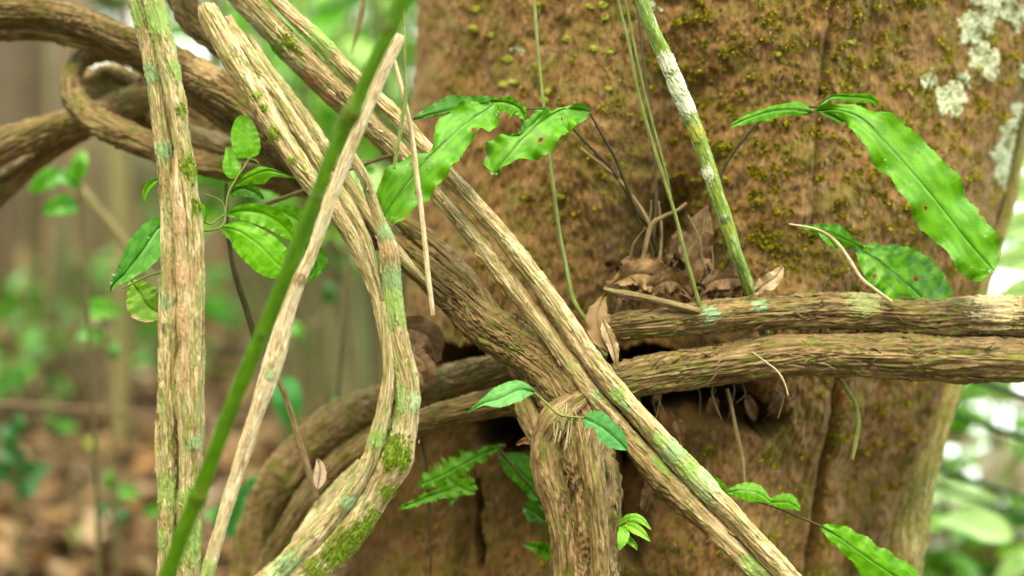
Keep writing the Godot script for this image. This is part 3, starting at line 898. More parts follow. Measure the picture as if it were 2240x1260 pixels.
func build_stems() -> void:
	stem("green_shoot", "smooth bright green stem slanting across the picture, nearest to the viewer", "stem", "green", [[940., -140., 36.], [888., -20., 37.], [850., 70., 38.], [803., 170., 39.], [782., 222., 41.], [768., 250., 52.], [756., 270., 47.], [722., 350., 40.], [680., 460., 40.], [638., 570., 41.], [598., 670., 42.], [556., 770., 42.], [512., 875., 42.], [470., 985., 43.], [440., 1064., 43.], [432., 1085., 51.], [425., 1102., 46.], [395., 1180., 44.], [362., 1270., 44.], [320., 1390., 44.]], 1.27, 1.27, {"pre": [[1060., -500., 36.], [1200., -1000., 34.]], "post": [[100., 2000., 46.], [-100., 2650., 50.]], "lump": .06, "seed": 30, "res": .0016, "ws": .80, "spots": [[770., 255., 26., lin(.07, .12, .005)], [440., 1085., 20., lin(.08, .13, .005)], [845., 60., 14., lin(.07, .11, .01)], [690., 430., 10., lin(.07, .10, .02)], [575., 735., 9., lin(.06, .11, .01)]]})
	stem("dry_stick", "straw coloured dry stick with a broken top, leaning beside the green stem", "stick", "straw", [[876., 76., 18.], [868., 95., 27.], [840., 152., 27.], [802., 240., 28.], [764., 330., 28.], [733., 410., 28.], [705., 490., 28.], [682., 555., 25.], [652., 620., 30.], [628., 690., 34.], [607., 765., 44.], [584., 835., 42.], [562., 900., 34.], [540., 970., 33.], [518., 1040., 31.], [496., 1110., 29.], [472., 1190., 29.], [450., 1270., 27.], [420., 1390., 26.]], 1.43, 1.43, {"post": [[290., 1850., 26.], [160., 2450., 26.]], "seed": 31, "lump": .07, "spots": [[660., 610., 14., lin(.3, .2, .1)], [455., 1245., 24., lin(.28, .42, .1)], [590., 820., 12., lin(.4, .5, .25)]]})
	stem("hanging_root", "thin grey brown root hanging straight down past the fern tip", "aerial root", "straw", [[862., 128., 8.], [880., 200., 11.], [900., 290., 11.], [914., 400., 12.], [924., 480., 11.], [935., 590., 12.], [944., 660., 11.], [947., 690., 9.]], 1.47, 1.47, {"seed": 32, "res": .0011})
	stem("green_twig", "thin green twig hanging beside the broken top of the dry stick", "twig", "greentwig", [[880., -40., 8.], [884., 60., 8.], [884., 130., 9.], [888., 200., 10.], [880., 262., 10.], [868., 330., 9.], [862., 370., 8.]], 1.45, 1.45, {"pre": [[870., -400., 8.]], "seed": 33, "res": .0011})
	stem("climbing_shoot", "thin mottled stem running down the trunk left of the ferns to the dead leaves", "climbing stem", "greentwig", [[1163., -80., 8.], [1170., 20., 8.], [1178., 120., 8.], [1186., 200., 8.], [1200., 330., 9.], [1212., 420., 10.], [1224., 510., 10.], [1240., 590., 12.], [1252., 650., 12.], [1275., 690., 11.], [1298., 715., 14.], [1312., 760., 24.], [1322., 780., 20.]], 1.60, 1.57, {"pre": [[1140., -500., 8.], [1120., -1000., 8.]], "seed": 34, "res": .0011, "ws": .85})
	stem("paired_stem", "thin green stem left of the mottled one, ending at the upper level liana", "climbing stem", "greentwig", [[1335., -80., 8.], [1352., 0., 8.], [1376., 100., 9.], [1398., 210., 10.], [1430., 320., 10.], [1455., 400., 10.], [1480., 480., 10.], [1500., 560., 11.], [1520., 630., 12., 1.575], [1530., 668., 15., 1.58], [1536., 700., 10., 1.60]], 1.57, 1.575, {"pre": [[1270., -500., 8.], [1200., -1000., 8.]], "seed": 35, "res": .0011, "ws": .75})
	stem("wispy_stem", "very thin wispy stem just right of the thin green one on the trunk", "climbing stem", "greentwig", [[1355., -60., 5.], [1378., 50., 5.], [1400., 160., 6.], [1425., 260., 5.], [1450., 350., 5.], [1462., 400., 4.], [1470., 450., 4.]], 1.60, 1.60, {"seed": 36, "res": .0011})
	stem("dark_root", "thin dark root lying on the trunk behind the thin green stems", "aerial root", "dark", [[1390., -60., 6.], [1398., 30., 7.], [1405., 110., 6.], [1418., 230., 6.], [1430., 330., 6.], [1436., 430., 6.], [1430., 520., 7.]], 1.615, 1.615, {"seed": 37, "res": .0011})
	stem("mottled_stem", "pale green stem with white lichen slanting down to the upper level liana", "stem", "mottled", [[1360., -110., 28.], [1396., -20., 29.], [1425., 60., 30.], [1458., 130., 33.], [1491., 210., 35.], [1520., 280., 33.], [1545., 350., 32.], [1566., 420., 33.], [1590., 490., 30.], [1612., 560., 28.], [1635., 620., 28., 1.585], [1656., 680., 26., 1.602], [1672., 730., 22., 1.61]], 1.53, 1.575, {"pre": [[1200., -600., 28.], [1060., -1200., 28.]], "seed": 38, "lump": .06, "spots": [[1455., 140., 26., lin(.68, .78, .64)], [1480., 190., 28., lin(.68, .78, .64)], [1500., 230., 24., lin(.68, .78, .64)], [1548., 380., 16., lin(.68, .78, .64)], [1520., 290., 20., lin(.34, .36, .04)], [1585., 480., 10., lin(.12, .16, .08)]]})
	stem("trunk_twig", "short dark twig lying on the trunk under the lower level liana", "twig", "twig", [[1590., 850., 8.], [1600., 890., 8.], [1612., 950., 9.], [1625., 1010., 8.], [1628., 1060., 6.]], 1.60, 1.60, {"seed": 39, "res": .0011})
	stem("mossy_root", "curving mossy rootlet hanging on the trunk below the level lianas at the right", "aerial root", "greentwig", [[1835., 825., 10.], [1858., 860., 10.], [1874., 890., 9.], [1878., 930., 9.], [1870., 975., 9.], [1864., 1005., 7.]], 1.60, 1.60, {"seed": 40, "res": .0011})
	stem("peeling_fibre", "loose fibre peeling off the front of the lower level liana", "fibre", "straw", [[1645., 770., 3.], [1675., 792., 4.], [1700., 812., 4.], [1716., 838., 4.], [1724., 865., 3.]], 1.54, 1.54, {"seed": 41, "res": .0011})
	stem("lower_twig", "thin upright twig hanging below the root, left of the jagged fern", "twig", "dark", [[918., 950., 6.], [930., 1000., 7.], [938., 1080., 7.], [940., 1180., 6.], [944., 1300., 6.]], 1.68, 1.68, {"seed": 42})
	# behind, left of the middle
	stem("leaning_twig", "brown twig leaning over the arching root, left of the bent liana", "twig", "twig", [[590., 790., 11.], [625., 870., 13.], [650., 950., 15.], [672., 1020., 15.], [692., 1090., 14.]], 1.64, 1.62, {"seed": 43})
	stem("mossy_twig", "dark mossy twig hanging below the leafy sprig", "twig", "dark", [[495., 400., 8.], [496., 480., 9.], [505., 560., 10.], [520., 620., 13.], [540., 680., 14.], [556., 740., 12.], [560., 790., 10.]], 1.60, 1.62, {"seed": 44})
	stem("red_twig", "reddish twig slanting behind the green stem towards the fern", "twig", "twig", [[520., 468., 8.], [600., 440., 9.], [680., 410., 9.], [760., 372., 10.], [840., 345., 9.], [900., 330., 7.]], 1.62, 1.62, {"seed": 45})
	stem("drooping_leaf_tip", "narrow dry leaf tip hanging down in front of the bright foliage at the top", "leaf tip", "twig", [[800., -30., 8.], [790., 30., 10.], [782., 70., 9.], [768., 118., 3.]], 1.75, 1.75, {"seed": 46})
	stem("ridge_root", "pale yellowish root hugging the right flank of the trunk", "root", "flank", [[2240., 250., 20., 1.86], [2212., 420., 26., 1.85], [2172., 560., 28., 1.84], [2124., 720., 32., 1.82], [2090., 840., 34., 1.80], [2052., 960., 38., 1.78], [2015., 1060., 56., 1.76], [1985., 1180., 80., 1.75], [1962., 1300., 90., 1.75], [1940., 1420., 100., 1.76]], 1.9, 1.9, {"pre": [[2300., -300., 20., 1.9]], "post": [[1900., 1900., 120., 1.78], [1880., 2400., 160., 1.8]], "seed": 47, "lump": .2, "res": .002})

# ------------------------------------------------------------------ ferns
func wavy(base: Array, amp: float, freq: float, sd: float) -> Array:
	# makes the outline of a strap leaf scalloped
	var out := []
	var n := 48
	for i in n + 1:
		var t := float(i) / n
		var q := cr(base, t * (base.size() - 1))
		var e := minf(1.0, 6.0 * (1.0 - t))
		out.append([maxf(q[0] * (1.0 + amp * e * sin(t * freq * TAU + sd)), .4), maxf(q[1] * (1.0 + amp * e * sin(t * freq * TAU + sd * 2.3 + 2.0)), .4)])
	return out

func drops(parent: Node, spots: Array) -> void:
	for s in spots:
		var sm := SphereMesh.new()
		sm.radial_segments = 14; sm.rings = 8
		sm.radius = s[3]; sm.height = s[3] * 1.5
		var o := put("water_drop", sm, M.water, parent)
		o.position = P(s[0], s[1], s[2])

func build_ferns() -> void:
	var g1 := lin(.066, .225, .003)
	var g2 := lin(.108, .325, .006)
	# the fern left of the middle
	var t := thing("fern", "fern with long wavy glossy fronds drooping left over the crossing lianas", "fern")
	var A := [[1142., 236., 1.54], [1080., 232., 1.52], [1022., 262., 1.505], [972., 318., 1.495], [930., 370., 1.485], [885., 425., 1.48], [834., 482., 1.485]]
	A = [[1080., 226., 1.535], [1055., 244., 1.525], [1018., 269., 1.515], [972., 312., 1.50], [926., 356., 1.49], [879., 412., 1.485], [838., 474., 1.485]]
	leaf(t, "frond", A, wavy([[6., 4.], [30., 16.], [42., 30.], [43., 38.], [36., 44.], [34., 49.], [44., 26.], [51., 7.], [52., 34.], [52., 47.], [50., 46.], [46., 36.], [30., 10.]], .03, 5.0, .6), {"a": g1, "b": g2, "fold": -.06, "ruffle": .45, "rf": 3.2, "roll": -.4, "seed": 2, "spot": .07, "edge": lin(.30, .22, .05), "ea": .05, "holes": [[.34, -.45, .0022], [.71, .35, .0016], [.8, -.6, .0028]]})
	leaf(t, "frond", [[1292., 243., 1.545], [1239., 237., 1.53], [1200., 254., 1.52], [1147., 299., 1.51], [1112., 340., 1.505], [1078., 378., 1.505]], wavy([[8., 4.], [30., 6.], [44., 8.], [47., 8.], [50., 9.], [58., 9.], [58., 16.], [42., 40.], [22., 50.], [10., 48.], [5., 26.]], .03, 4.0, 1.4), {"a": g1, "b": g2, "fold": -.06, "ruffle": .40, "rf": 3.0, "roll": -.4, "seed": 5, "spot": .07, "edge": lin(.30, .22, .05), "ea": .04, "holes": [[.55, -.5, .0024], [.3, -.3, .0014]]})
	var C := [[1150., 240., 1.56], [1085., 226., 1.565], [1020., 234., 1.565], [960., 246., 1.56], [904., 262., 1.56]]
	leaf(t, "frond", C, wavy([[2., 2.], [10., 12.], [10., 26.], [6., 26.], [2., 3.]], .1, 3.0, .3), {"a": lin(.035, .15, .007), "b": lin(.05, .19, .01), "fold": -.3, "seed": 8, "ruffle": .1})
	leaf(t, "frond", [[1200., 232., 1.575], [1182., 252., 1.57], [1160., 276., 1.565], [1138., 296., 1.56], [1106., 296., 1.56]], wavy([[3., 3.], [16., 14.], [22., 16.], [20., 8.], [2., 2.]], .15, 3.0, .9), {"a": lin(.04, .17, .008), "b": g2, "fold": -.2, "seed": 9})
	leaf(t, "frond", [[1070., 222., 1.55], [1105., 224., 1.55], [1135., 236., 1.55], [1150., 262., 1.548]], wavy([[4., 4.], [12., 20.], [12., 24.], [4., 3.]], .2, 3.0, .2), {"a": g1, "b": g2, "seed": 10})
	put("stipe", tube(dep([[1290., 246., 5.], [1320., 300., 7.], [1348., 350., 8.], [1372., 410., 8.], [1398., 470., 8.], [1420., 500., 9.], [1440., 560., 8.]], 1.55, 1.64), "dark", {"seed": 51}), M.bark, t)
	put("stipe", tube(dep([[1146., 238., 4.], [1200., 240., 5.], [1240., 268., 6.], [1290., 320., 7.], [1340., 372., 7.], [1375., 430., 7.], [1400., 490., 7.]], 1.55, 1.65), "dark", {"seed": 52}), M.bark, t)
	drops(t, [[1075., 379., 1.488, .0022], [1084., 380., 1.49, .0016], [1240., 237., 1.522, .0018], [888., 362., 1.468, .0016], [858., 476., 1.475, .0018], [1085., 250., 1.505, .0014], [940., 368., 1.475, .0013], [1090., 244., 1.505, .0012]])
	# the fern at the right
	t = thing("fern", "fern with one long wavy frond hanging down at the right of the trunk", "fern")
	var E := [[1770., 246., 1.58], [1832., 240., 1.555], [1890., 262., 1.535], [1945., 318., 1.52], [2000., 380., 1.51], [2050., 440., 1.505], [2105., 510., 1.50], [2150., 565., 1.50], [2172., 592., 1.50]]
	leaf(t, "frond", E, wavy([[2., 2.], [12., 10.], [32., 34.], [56., 42.], [64., 44.], [60., 54.], [56., 52.], [50., 50.], [20., 34.]], .05, 7.0, .7), {"a": g1, "b": g2, "fold": -.06, "ruffle": .30, "rf": 4.0, "roll": .35, "seed": 12, "spot": .10, "edge": lin(.30, .22, .05), "ea": .06, "holes": [[.94, -.72, .0055], [.62, .4, .0018], [.45, -.55, .0016], [.74, -.95, .004]]})
	leaf(t, "frond", [[1778., 246., 1.58], [1735., 240., 1.57], [1690., 243., 1.56], [1645., 256., 1.555], [1598., 276., 1.55]], wavy([[3., 3.], [16., 18.], [12., 14.], [18., 8.], [12., 10.], [2., 2.]], .15, 2.0, 2.0), {"a": g1, "b": g2, "fold": -.2, "ruffle": .08, "seed": 13})
	leaf(t, "frond", [[1790., 232., 1.57], [1820., 212., 1.57], [1865., 212., 1.57], [1906., 216., 1.57], [1918., 230., 1.57]], [[1., 1.], [4., 8.], [7., 11.], [9., 10.], [2., 2.]], {"a": g1, "b": g2, "fold": -.1, "seed": 14})
	leaf(t, "frond", [[1788., 240., 1.575], [1820., 254., 1.575], [1846., 268., 1.575]], [[2., 2.], [7., 8.], [4., 6.]], {"a": lin(.035, .14, .008), "b": g1, "seed": 15})
	put("stipe", tube(dep([[1832., 240., 4.], [1790., 234., 5.], [1740., 238., 5.], [1690., 250., 6.], [1655., 272., 7.], [1620., 312., 8.], [1590., 355., 8.], [1565., 410., 8.], [1552., 480., 8.]], 1.57, 1.65), "dark", {"seed": 53}), M.bark, t)
	drops(t, [[1937., 350., 1.505, .0020], [1995., 404., 1.498, .0020], [2156., 515., 1.49, .0022], [2150., 590., 1.492, .0020], [2168., 593., 1.492, .0024], [2072., 502., 1.495, .0013], [1940., 365., 1.507, .0013], [2125., 584., 1.492, .0014]])
	# the broad frond above the level lianas
	t = thing("fern", "small fern with a broad leaf behind a pale twig, standing on the upper level liana", "fern")
	leaf(t, "frond", [[1876., 540., 1.60], [1915., 566., 1.585], [1955., 596., 1.575], [2000., 636., 1.57], [2040., 676., 1.57], [2080., 720., 1.57]], [[10., 8.], [44., 40.], [70., 50.], [74., 54.], [60., 50.], [10., 10.]], {"a": lin(.04, .17, .009), "b": g2, "fold": -.10, "seed": 16, "ruffle": .10, "spot": .13, "edge": lin(.28, .20, .05), "ea": .05, "holes": [[.3, .4, .002], [.55, -.3, .0026]], "roll": .35})
	leaf(t, "frond", [[1745., 496., 1.60], [1790., 502., 1.595], [1840., 520., 1.59], [1890., 545., 1.59]], wavy([[2., 2.], [14., 12.], [20., 16.], [4., 4.]], .2, 2., 1.), {"a": lin(.035, .15, .008), "b": g1, "seed": 17, "fold": -.25})
	leaf(t, "frond", [[1790., 506., 1.595], [1812., 520., 1.59], [1830., 545., 1.588]], [[3., 3.], [14., 12.], [2., 2.]], {"a": g1, "b": g2, "seed": 18})
	put("dry_rib", tube(dep([[1726., 490., 4.], [1790., 503., 6.], [1830., 530., 7.], [1860., 572., 9.], [1885., 610., 8.], [1915., 634., 8.], [1950., 660., 9.]], 1.572, 1.555), "straw", {"seed": 54, "la": .1, "ma": .05}), M.bark, t)
	# jagged fern under the bent liana
	t = thing("fern", "jagged torn fern low in the middle, between the bent and the fibrous liana", "fern")
	var j1 := [[1104., 972., 1.670], [1060., 990., 1.670], [1020., 1012., 1.665], [975., 1036., 1.660], [930., 1056., 1.650], [915., 1062., 1.650]]
	leaf(t, "frond", j1, wavy([[4., 3.], [14., 12.], [16., 26.], [24., 26.], [12., 18.], [2., 2.]], .16, 5.0, .4), {"a": g1, "b": g2, "fold": -.15, "ruffle": .25, "seed": 20, "ragged": .22})
	leaf(t, "frond", [[1040., 1058., 1.660], [1000., 1068., 1.650], [950., 1082., 1.640], [900., 1102., 1.630], [872., 1112., 1.630]], wavy([[10., 14.], [16., 16.], [12., 10.], [8., 8.], [2., 2.]], .14, 4.0, 1.2), {"a": g1, "b": g2, "seed": 21, "ruffle": .2, "ragged": .2})
	leaf(t, "frond", [[980., 1045., 1.655], [1010., 1066., 1.650], [1040., 1080., 1.645]], wavy([[14., 12.], [18., 14.], [2., 2.]], .3, 2.0, 1.0), {"a": g1, "b": g2, "seed": 22})
	leaf(t, "frond", [[1000., 1062., 1.655], [992., 1085., 1.650], [984., 1106., 1.645]], [[12., 12.], [10., 8.], [1., 1.]], {"a": g1, "b": g2, "seed": 23})
	leaf(t, "frond", [[1092., 994., 1.675], [1120., 1018., 1.670], [1155., 1045., 1.670], [1180., 1075., 1.670], [1198., 1110., 1.61], [1206., 1150., 1.62]], [[4., 6.], [34., 22.], [34., 26.], [22., 26.], [14., 14.], [4., 4.]], {"a": lin(.03, .14, .012), "b": g1, "seed": 24, "fold": -.2, "ruffle": .1})
	leaf(t, "frond", [[1145., 1110., 1.63], [1168., 1120., 1.63], [1192., 1140., 1.63]], [[8., 8.], [26., 24.], [6., 6.]], {"a": lin(.025, .09, .006), "b": lin(.04, .14, .008), "seed": 25})
	leaf(t, "frond", [[1144., 1190., 1.670], [1170., 1196., 1.670], [1196., 1206., 1.670], [1225., 1205., 1.61]], [[2., 2.], [12., 12.], [18., 18.], [8., 8.]], {"a": g1, "b": g2, "seed": 26, "fold": .3})
	put("stipe", tube(dep([[1104., 972., 5.], [1096., 985., 6.], [1130., 1030., 6.], [1185., 1100., 6.], [1205., 1180., 6.], [1220., 1260., 7.]], 1.605, 1.63), "dark", {"seed": 55}), M.bark, t)
	# lower right fern
	t = thing("fern", "fern sprig arching from behind the diagonal liana to the bottom right", "fern")
	leaf(t, "frond", [[1796., 1152., 1.555], [1830., 1172., 1.55], [1870., 1200., 1.545], [1915., 1232., 1.54], [1960., 1262., 1.54], [2010., 1300., 1.54], [2050., 1350., 1.54]], wavy([[6., 6.], [26., 18.], [34., 26.], [36., 38.], [38., 40.], [30., 30.], [3., 3.]], .08, 6.0, .4), {"a": g1, "b": g2, "fold": -.15, "seed": 27, "ruffle": .1})
	leaf(t, "leaflet", [[1590., 1076., 1.56], [1620., 1072., 1.555], [1655., 1076., 1.55], [1688., 1098., 1.55]], [[3., 3.], [16., 18.], [18., 22.], [3., 3.]], {"a": g1, "b": g2, "seed": 28, "fold": -.3, "roll": .3})
	leaf(t, "leaflet", [[1678., 1100., 1.56], [1705., 1098., 1.556], [1728., 1100., 1.553], [1752., 1116., 1.55]], [[3., 3.], [16., 14.], [18., 14.], [2., 2.]], {"a": g1, "b": g2, "seed": 29, "fold": -.2})
	leaf(t, "leaflet", [[1530., 1052., 1.575], [1556., 1056., 1.57], [1582., 1074., 1.57], [1592., 1092., 1.57]], [[3., 3.], [14., 14.], [12., 14.], [2., 2.]], {"a": g1, "b": g2, "seed": 30})
	leaf(t, "leaflet", [[1478., 1062., 1.58], [1462., 1072., 1.58], [1452., 1084., 1.58]], [[3., 3.], [8., 8.], [1., 1.]], {"a": g1, "b": g2, "seed": 31})
	put("stipe", tube(dep([[1460., 1075., 4.], [1530., 1066., 5.], [1600., 1082., 5.], [1680., 1104., 5.], [1745., 1130., 5.], [1796., 1152., 5.], [1850., 1190., 3.]], 1.58, 1.552), "dark", {"seed": 56}), M.bark, t)

# ------------------------------------------------------------------ leafy climbers and sprigs
func build_leafy() -> void:
	var y1 := lin(.095, .33, .004)
	var y2 := lin(.15, .43, .010)
	var t := thing("leafy_sprig", "sprig of rounded light green leaves between the upright and the cream liana", "sprig")
	leaf(t, "leaf", [[546., 348., 1.56], [540., 320., 1.56], [534., 285., 1.565], [532., 250., 1.57]], prof_of("round", 31.), {"a": y1, "b": y2, "rib": lin(.12, .33, .02), "fold": .2, "seed": 41, "ruffle": .04})
	leaf(t, "leaf", [[513., 392., 1.56], [508., 372., 1.56], [506., 345., 1.565], [496., 320., 1.57]], prof_of("lance", 20.), {"a": y1, "b": y2, "rib": lin(.12, .33, .02), "fold": .2, "seed": 42, "ruffle": .04})
	leaf(t, "leaf", [[515., 406., 1.56], [550., 385., 1.55], [590., 374., 1.545], [645., 390., 1.545]], [[2., 2.], [10., 16.], [12., 26.], [4., 10.], [1., 1.]], {"a": y1, "b": y2, "rib": lin(.12, .33, .02), "fold": -.2, "seed": 43, "ruffle": .04})
	leaf(t, "leaf", [[500., 425., 1.57], [525., 412., 1.57], [552., 418., 1.57], [578., 436., 1.57]], prof_of("lance", 18.), {"a": lin(.04, .17, .01), "b": y1, "seed": 44})
	leaf(t, "leaf", [[478., 498., 1.55], [520., 505., 1.54], [565., 535., 1.535], [605., 575., 1.535], [640., 600., 1.54]], [[3., 3.], [22., 34.], [34., 46.], [36., 40.], [2., 2.]], {"a": y1, "b": y2, "rib": lin(.12, .33, .02), "fold": -.12, "seed": 45, "ruffle": .06})
	leaf(t, "leaf", [[492., 470., 1.575], [530., 462., 1.57], [580., 470., 1.57], [625., 500., 1.575], [650., 540., 1.58]], [[3., 3.], [14., 20.], [22., 26.], [18., 20.], [2., 2.]], {"a": y1, "b": y2, "rib": y2, "seed": 46})
	leaf(t, "leaf", [[590., 458., 1.60], [630., 470., 1.60], [668., 500., 1.60], [690., 550., 1.61]], [[3., 3.], [22., 28.], [30., 30.], [2., 2.]], {"a": y1, "b": y2, "rib": y2, "seed": 47})
	leaf(t, "leaf", [[655., 520., 1.60], [672., 545., 1.60], [690., 575., 1.60], [668., 620., 1.60]], [[4., 4.], [24., 18.], [26., 16.], [2., 2.]], {"a": lin(.04, .15, .012), "b": y1, "seed": 48})
	leaf(t, "leaf", [[446., 445., 1.55], [450., 460., 1.55], [448., 490., 1.55]], [[2., 2.], [6., 10.], [2., 2.]], {"a": y1, "b": y2, "rib": lin(.12, .33, .02), "seed": 49})
	put("twig", tube(dep([[546., 346., 4.], [535., 365., 5.], [515., 395., 5.], [500., 424., 5.], [494., 460., 5.], [490., 490., 5.], [470., 502., 5.], [440., 505., 5.]], 1.56, 1.53), "greentwig", {"seed": 61}), M.bark, t)
	put("twig", tube(dep([[545., 348., 3.], [560., 352., 4.], [568., 362., 3.]], 1.56, 1.56), "greentwig", {"seed": 62}), M.bark, t)
	put("twig", tube(dep([[440., 480., 4.], [460., 490., 4.], [478., 478., 4.], [492., 466., 4.], [484., 440., 4.], [450., 425., 3.]], 1.53, 1.56), "greentwig", {"seed": 63}), M.bark, t)
	t = thing("wet_leaf_sprig", "wet green leaf with a drip tip sticking out left behind the upright liana", "leaf")
	leaf(t, "leaf", [[382., 480., 1.53], [345., 500., 1.52], [310., 550., 1.51], [275., 595., 1.505], [248., 622., 1.505], [241., 640., 1.505]], [[8., 8.], [34., 26.], [38., 34.], [20., 20.], [7., 6.], [1., 1.]], {"a": lin(.07, .27, .03), "b": lin(.11, .36, .05), "fold": .25, "seed": 50, "ruffle": .06})
	drops(t, [[248., 600., 1.495, .0018], [262., 590., 1.495, .0013], [325., 520., 1.49, .0016], [330., 560., 1.49, .0013], [243., 618., 1.498, .0014]])
	put("petiole", tube(dep([[270., 630., 4.], [300., 615., 4.], [330., 602., 4.], [380., 590., 4.]], 1.54), "greentwig", {"seed": 64}), M.bark, t)
	var yl := put("yellowing_leaf", blade([[286., 612., 1.55], [305., 640., 1.545], [325., 670., 1.54], [360., 690., 1.54]], [[4., 4.], [30., 30.], [34., 40.], [6., 10.]], {"a": lin(.10, .26, .012), "b": lin(.17, .34, .012), "edge": lin(.55, .36, .20), "ea": .22, "seed": 51, "ruffle": .1}), M.leaf)
	tag(yl, "yellow green leaf with a pinkish brown dying edge beside the upright liana", "leaf")
	var cl := put("small_leaf", blade([[347., 392., 1.50], [330., 402., 1.50], [318., 420., 1.50], [316., 440., 1.50]], [[2., 2.], [7., 7.], [6., 7.], [1., 1.]], {"a": y1, "b": y2, "rib": lin(.12, .33, .02), "seed": 52}), M.leaf)
	tag(cl, "tiny curved leaf poking out left of the upright liana", "leaf")
	# climber on the fibrous liana
	t = thing("climber", "small climber with two oval pale green leaves on the knot where the lianas cross", "climbing plant")
	leaf(t, "leaf", [[1170., 858., 1.49], [1135., 852., 1.475], [1090., 872., 1.465], [1055., 882., 1.46], [1018., 906., 1.46]], [[3., 3.], [24., 20.], [20., 24.], [6., 8.], [1., 1.]], {"a": lin(.09, .30, .06), "b": lin(.14, .38, .10), "fold": .12, "seed": 53, "ruffle": .05, "roll": -.2})
	leaf(t, "leaf", [[1276., 914., 1.475], [1300., 924., 1.465], [1335., 948., 1.46], [1372., 984., 1.46]], [[3., 3.], [20., 18.], [28., 12.], [24., 26.], [20., 22.], [2., 2.]], {"a": lin(.06, .26, .06), "b": lin(.10, .34, .10), "fold": .10, "seed": 54, "ruffle": .06})
	put("stem", tube(dep([[1168., 858., 4.], [1195., 882., 5.], [1222., 906., 6.], [1250., 912., 5.], [1278., 914., 4.]], 1.488, 1.475), "greentwig", {"seed": 65}), M.bark, t)
	var r := RandomNumberGenerator.new(); r.seed = 17
	for i in 12:
		var x := r.randf_range(1195, 1290)
		var y := r.randf_range(880, 950)
		var l := r.randf_range(25, 75)
		var b := r.randf_range(-14, 20)
		put("rootlet", tube(dep([[x, y, 3.], [x + b * .3, y + l * .4, 3.2], [x + b, y + l, 2.]], 1.485), "straw", {"seed": 70 + i, "ma": .5, "la": .1, "res": .0012}), M.bark, t)
	# young sprig
	t = thing("young_sprig", "young sprig of five bright lime leaves right of the fibrous liana at the bottom", "sprig")
	var l1 := lin(.13, .38, .025)
	var l2 := lin(.20, .46, .04)
	leaf(t, "leaf", [[1350., 1148., 1.51], [1375., 1134., 1.50], [1400., 1136., 1.495], [1424., 1158., 1.49]], [[2., 2.], [9., 8.], [8., 9.], [1., 1.]], {"a": l1, "b": l2, "rib": l2, "seed": 60, "fold": -.3})
	leaf(t, "leaf", [[1366., 1146., 1.505], [1385., 1154., 1.495], [1404., 1166., 1.49], [1422., 1184., 1.487]], [[3., 3.], [11., 11.], [9., 9.], [1., 1.]], {"a": l2, "b": l2 * 1.15, "rib": l2, "seed": 61, "fold": .1})
	leaf(t, "leaf", [[1358., 1150., 1.51], [1364., 1165., 1.50], [1360., 1185., 1.495], [1354., 1204., 1.495]], [[4., 4.], [13., 13.], [11., 10.], [1., 1.]], {"a": l1, "b": l2, "rib": l2, "seed": 62, "fold": .1})
	leaf(t, "leaf", [[1366., 1176., 1.515], [1376., 1182., 1.51], [1388., 1192., 1.505], [1394., 1204., 1.505]], [[2., 2.], [8., 8.], [6., 6.], [1., 1.]], {"a": l1, "b": l2, "rib": l2, "seed": 63})
	leaf(t, "leaf", [[1372., 1140., 1.505], [1382., 1132., 1.50], [1392., 1122., 1.50]], [[1., 1.], [4., 4.], [1., 1.]], {"a": l1, "b": l2, "rib": l2, "seed": 64})
	put("stem", tube(dep([[1340., 1160., 4.], [1356., 1148., 4.], [1374., 1140., 3.]], 1.515, 1.505), "greentwig", {"seed": 66}), M.bark, t)

# ------------------------------------------------------------------ dead leaves caught on the lianas
func dead_leaf(label: String, mid: Array, prof: Array, sd: int, o := {}) -> void:
	var d := {"a": lin(.085, .05, .02), "b": lin(.175, .108, .048), "rib": lin(.15, .095, .04), "fold": .3, "ruffle": .5, "rf": 2.3, "seed": sd, "ragged": .05, "mat": M.dead}
	d.merge(o, true)
	var m := put("dead_leaf", blade(mid, prof, d), M.dead)
	tag(m, label, "dead leaf")

